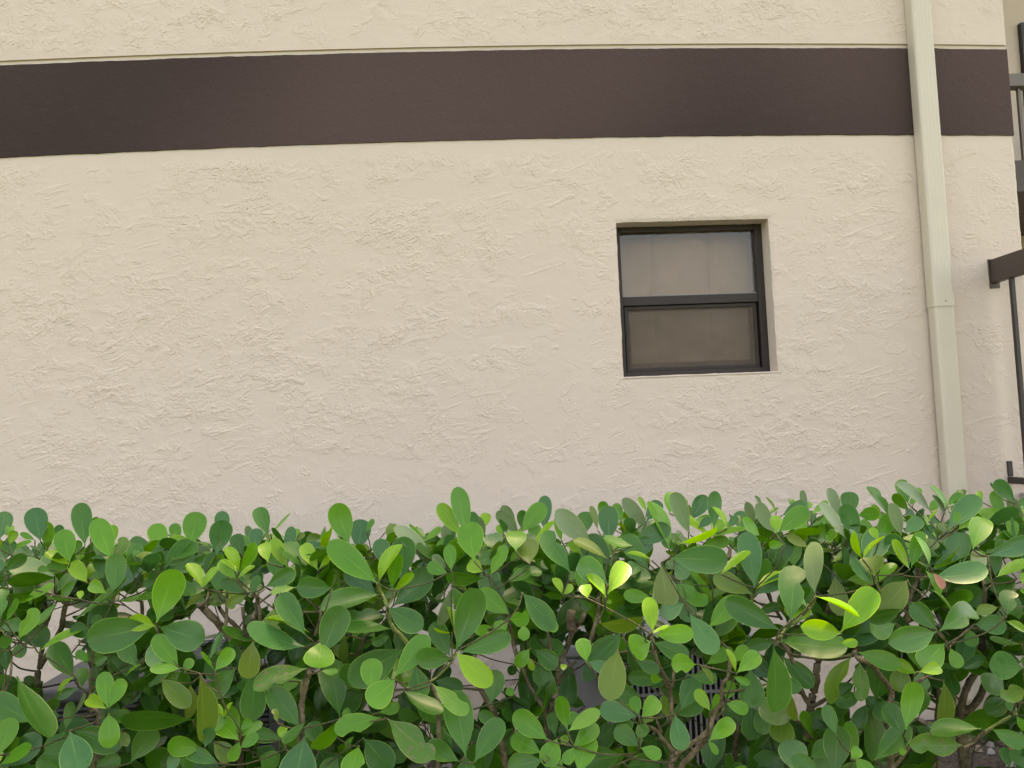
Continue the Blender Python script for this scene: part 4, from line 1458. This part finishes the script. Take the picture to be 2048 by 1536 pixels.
# ------------------------------------------------------------------ hedge: leaves filling the depth of the shrubs
def in_gap(p, mar=5):
    x, y, d = proj(p)
    return any(g[0]-mar < x < g[2]+mar and g[1]-mar < y < g[3]+mar for g in GAPS)
def top_limit(px):      # photo height of the fill, below the hand-placed crown of the hedge
    return 1110-(px/2048.0)*55
soft_leaves = {i: {} for i in range(len(SHRUBS))}
TOPMODE = [False]
def rosette(base, si, nl, size, kinds, solid, fwdlean):
    axis = Vector((random.gauss(0, .35), -fwdlean+random.gauss(0, .25), 0.8)).normalized()
    a = axis.cross(Vector((1, 0, 0))).normalized(); b = axis.cross(a)
    ph = random.random()*6; done = 0
    for k in range(nl):
        an = ph+k*2.4+random.uniform(-.3, .3); el = random.uniform(0.15, 1.0)
        Y = (axis*sin(el)+(a*cos(an)+b*sin(an))*cos(el)).normalized()
        L = size*random.uniform(0.75, 1.15); W = L*random.uniform(0.52, 0.64)
        N = (axis-axis.dot(Y)*Y).normalized(); X = Y.cross(N)
        r = random.gauss(0, 0.35); N, X = N*cos(r)+X*sin(r), X*cos(r)-N*sin(r)
        st_ = base+axis*random.uniform(-0.02, 0.015)
        if solid:
            tip = st_+Y*L; mid = st_+Y*L*0.6
            if in_gap(mid, 9) or in_gap(tip, 3) or in_gap(st_, 1): continue
            px, py, dd = proj(tip)
            if py < (crown_limit(px) if TOPMODE[0] else top_limit(px)-20): continue
            if count[si] < 298: put_leaf(random.choice(kinds), leaf_matrix(X, Y, N, W, L, st_), si)
            else: soft_leaves[si].setdefault(random.choice(kinds), []).append(leaf_matrix(X, Y, N, W, L, st_))
        else:
            soft_leaves[si].setdefault(random.choice(kinds), []).append(leaf_matrix(X, Y, N, W, L, st_))
        done += 1
    if done: bases.append((base, si))
for i in range(900):
    px = random.uniform(-30, 2080); py = random.uniform(top_limit(px)+10, 1590); dep = random.uniform(2.12, 2.72)
    p = at(px, py, dep)
    if in_gap(p, 4): continue
    si = shrub_of(px)
    rosette(p, si, random.randint(3, 5), random.uniform(0.085, 0.125), 'dddbmbddm', True, 0.35)
def crown_limit(px): return 1072-62*px/2048.0
for i in range(260):                                   # back layers of the clipped top
    px = random.uniform(-30, 2080); py = crown_limit(px)+random.uniform(22, 190); dep = random.uniform(2.3, 2.8)
    p = at(px, py, dep)
    if in_gap(p, 2): continue
    TOPMODE[0] = True
    rosette(p, shrub_of(px), random.randint(3, 5), random.uniform(0.055, 0.095), 'bdmmbdyu', True, 0.15)
    TOPMODE[0] = False
for i in range(330):                                   # below the frame, down towards the ground
    px = random.uniform(-420, 2480); dep = random.uniform(1.72, 2.72)
    z = random.uniform(0.30, 1.15); p = at(px, 1500, dep); p.z = z
    x, y, d = proj(p)
    if y < 1600 and -60 < x < 2110: continue
    if y < 1100: continue
    rosette(p, shrub_of(px), random.randint(4, 6), random.uniform(0.08, 0.12), 'dddmmby', False, 0.5)
for px0, px1 in ((-420, -60), (2110, 2480)):           # the hedge runs on past both sides of the picture
    for i in range(60):
        px = random.uniform(px0, px1); dep = random.uniform(1.75, 2.7); p = at(px, random.uniform(1080, 1560), dep)
        rosette(p, shrub_of(px), random.randint(4, 6), random.uniform(0.08, 0.115), 'dbmmyb', False, 0.4)
for si, kinds in soft_leaves.items():
    if not kinds: continue
    V, Fc, UVs, MI, mats = [], [], [], [], []
    for k, lst in kinds.items():
        mats.append(LEAF_M[k])
        for mt in lst:
            _, lv, lf, luv = LEAVES[k, random.randrange(NV)]
            o = len(V); V += [tuple(mt @ Vector(v)) for v in lv]; Fc += [tuple(o+a for a in f) for f in lf]
            UVs += luv; MI += [len(mats)-1]*len(lf)
    me = bpy.data.meshes.new('inner_foliage'); me.from_pydata(V, [], Fc)
    ul = me.uv_layers.new(name='UVMap')
    for lp in me.loops: ul.data[lp.index].uv = UVs[lp.vertex_index]
    for mm in mats: me.materials.append(mm)
    for p, k in zip(me.polygons, MI): p.material_index = k; p.use_smooth = True
    tag(mesh_obj('inner_foliage', me, None, SHRUBS[si]), kind='stuff')

# ------------------------------------------------------------------ hedge: twigs joining rosettes to the branches
clusters = []
for p, si in bases:
    for c in clusters:
        if (c[0]-p).length < 0.028: break
    else: clusters.append((p, si))
clusters.sort(key=lambda c: min((n[0]-c[0]).length for n in nodes))
tw = {i: bmesh.new() for i in range(len(SHRUBS))}
for p, si in clusters:
    best = min(nodes, key=lambda n: (n[0]-p).length+max(0.0, n[0].z-p.z+0.02)*2.5)
    q = best[0]; d = (p-q).length
    if d < 0.012 or d > 0.30: continue
    r1 = 0.0021; r0 = min(best[1]*0.8, 0.0024+0.006*d)
    mid = q.lerp(p, 0.55)+Vector((random.gauss(0, .05), random.gauss(0, .05), -0.05))*d
    pts = catmull([q, mid, p], 4)
    n = len(pts)
    tube(tw[si], pts, [r0+(r1-r0)*i/(n-1) for i in range(n)], 5, 0.2)
    nodes += [(pt, r0+(r1-r0)*i/(n-1)) for i, pt in enumerate(pts) if i]
for si, bm in tw.items():
    tag(mesh_obj('twig_growth', bm, M_TWIG, SHRUBS[si], True), kind='stuff')

# ------------------------------------------------------------------ leaf litter and stones on the bed
def litter(name, n, mats, maker):
    V, Fc, MI = [], [], []
    for i in range(n):
        x = random.uniform(-4.2, 4.2); y = random.uniform(-2.9, -0.05)
        v, f = maker(); a = random.random()*6.28; o = len(V)
        for p in v:
            V.append((x+p[0]*cos(a)-p[1]*sin(a), y+p[0]*sin(a)+p[1]*cos(a), 0.022+p[2]))
        Fc += [tuple(o+k for k in q) for q in f]; MI += [random.randrange(len(mats))]*len(f)
    me = bpy.data.meshes.new(name); me.from_pydata(V, [], Fc)
    for mm in mats: me.materials.append(mm)
    for p, k in zip(me.polygons, MI): p.material_index = k
    return tag(mesh_obj(name, me, None), kind='stuff')
def dead():
    L = random.uniform(.03, .085); W = L*random.uniform(.3, .55); h = random.uniform(0, .02); k = random.uniform(-.012, .02)
    return [(0, 0, 0), (L*.35, -W/2, h), (L*.35, W/2, h), (L*.75, -W*.45, h+k), (L*.75, W*.45, h*.5), (L, 0, k+.004), (L*.45, 0, h*.3)], [(0, 1, 6), (0, 6, 2), (1, 3, 6), (6, 4, 2), (3, 5, 6), (6, 5, 4)]
def stone():
    s = random.uniform(.006, .024)
    v = [(s*random.uniform(.7, 1.2)*cos(a), s*random.uniform(.7, 1.2)*sin(a), -.006) for a in (0, 1.26, 2.5, 3.77, 5.0)]
    t_ = [(p[0]*.6, p[1]*.6, s*random.uniform(.5, .9)) for p in v]
    return v+t_, [(i, (i+1) % 5, 5+(i+1) % 5, 5+i) for i in range(5)]+[(5, 6, 7, 8, 9)]
litter('leaf_litter', 2400, [simple('dead_leaf_brown', (0.20, 0.115, 0.06), 0.8, 0.15, 20), simple('dead_leaf_grey', (0.19, 0.155, 0.115), 0.85, 0.15, 20), simple('dead_leaf_dark', (0.07, 0.05, 0.035), 0.8, 0.1, 20)], dead)
litter('gravel', 1800, [simple('grey_pebble', (0.22, 0.20, 0.18), 0.8, 0.12, 15), simple('pale_pebble', (0.30, 0.28, 0.26), 0.8, 0.1, 15), simple('brown_pebble', (0.22, 0.17, 0.13), 0.8, 0.12, 15)], stone)
print('leaves per shrub', count)
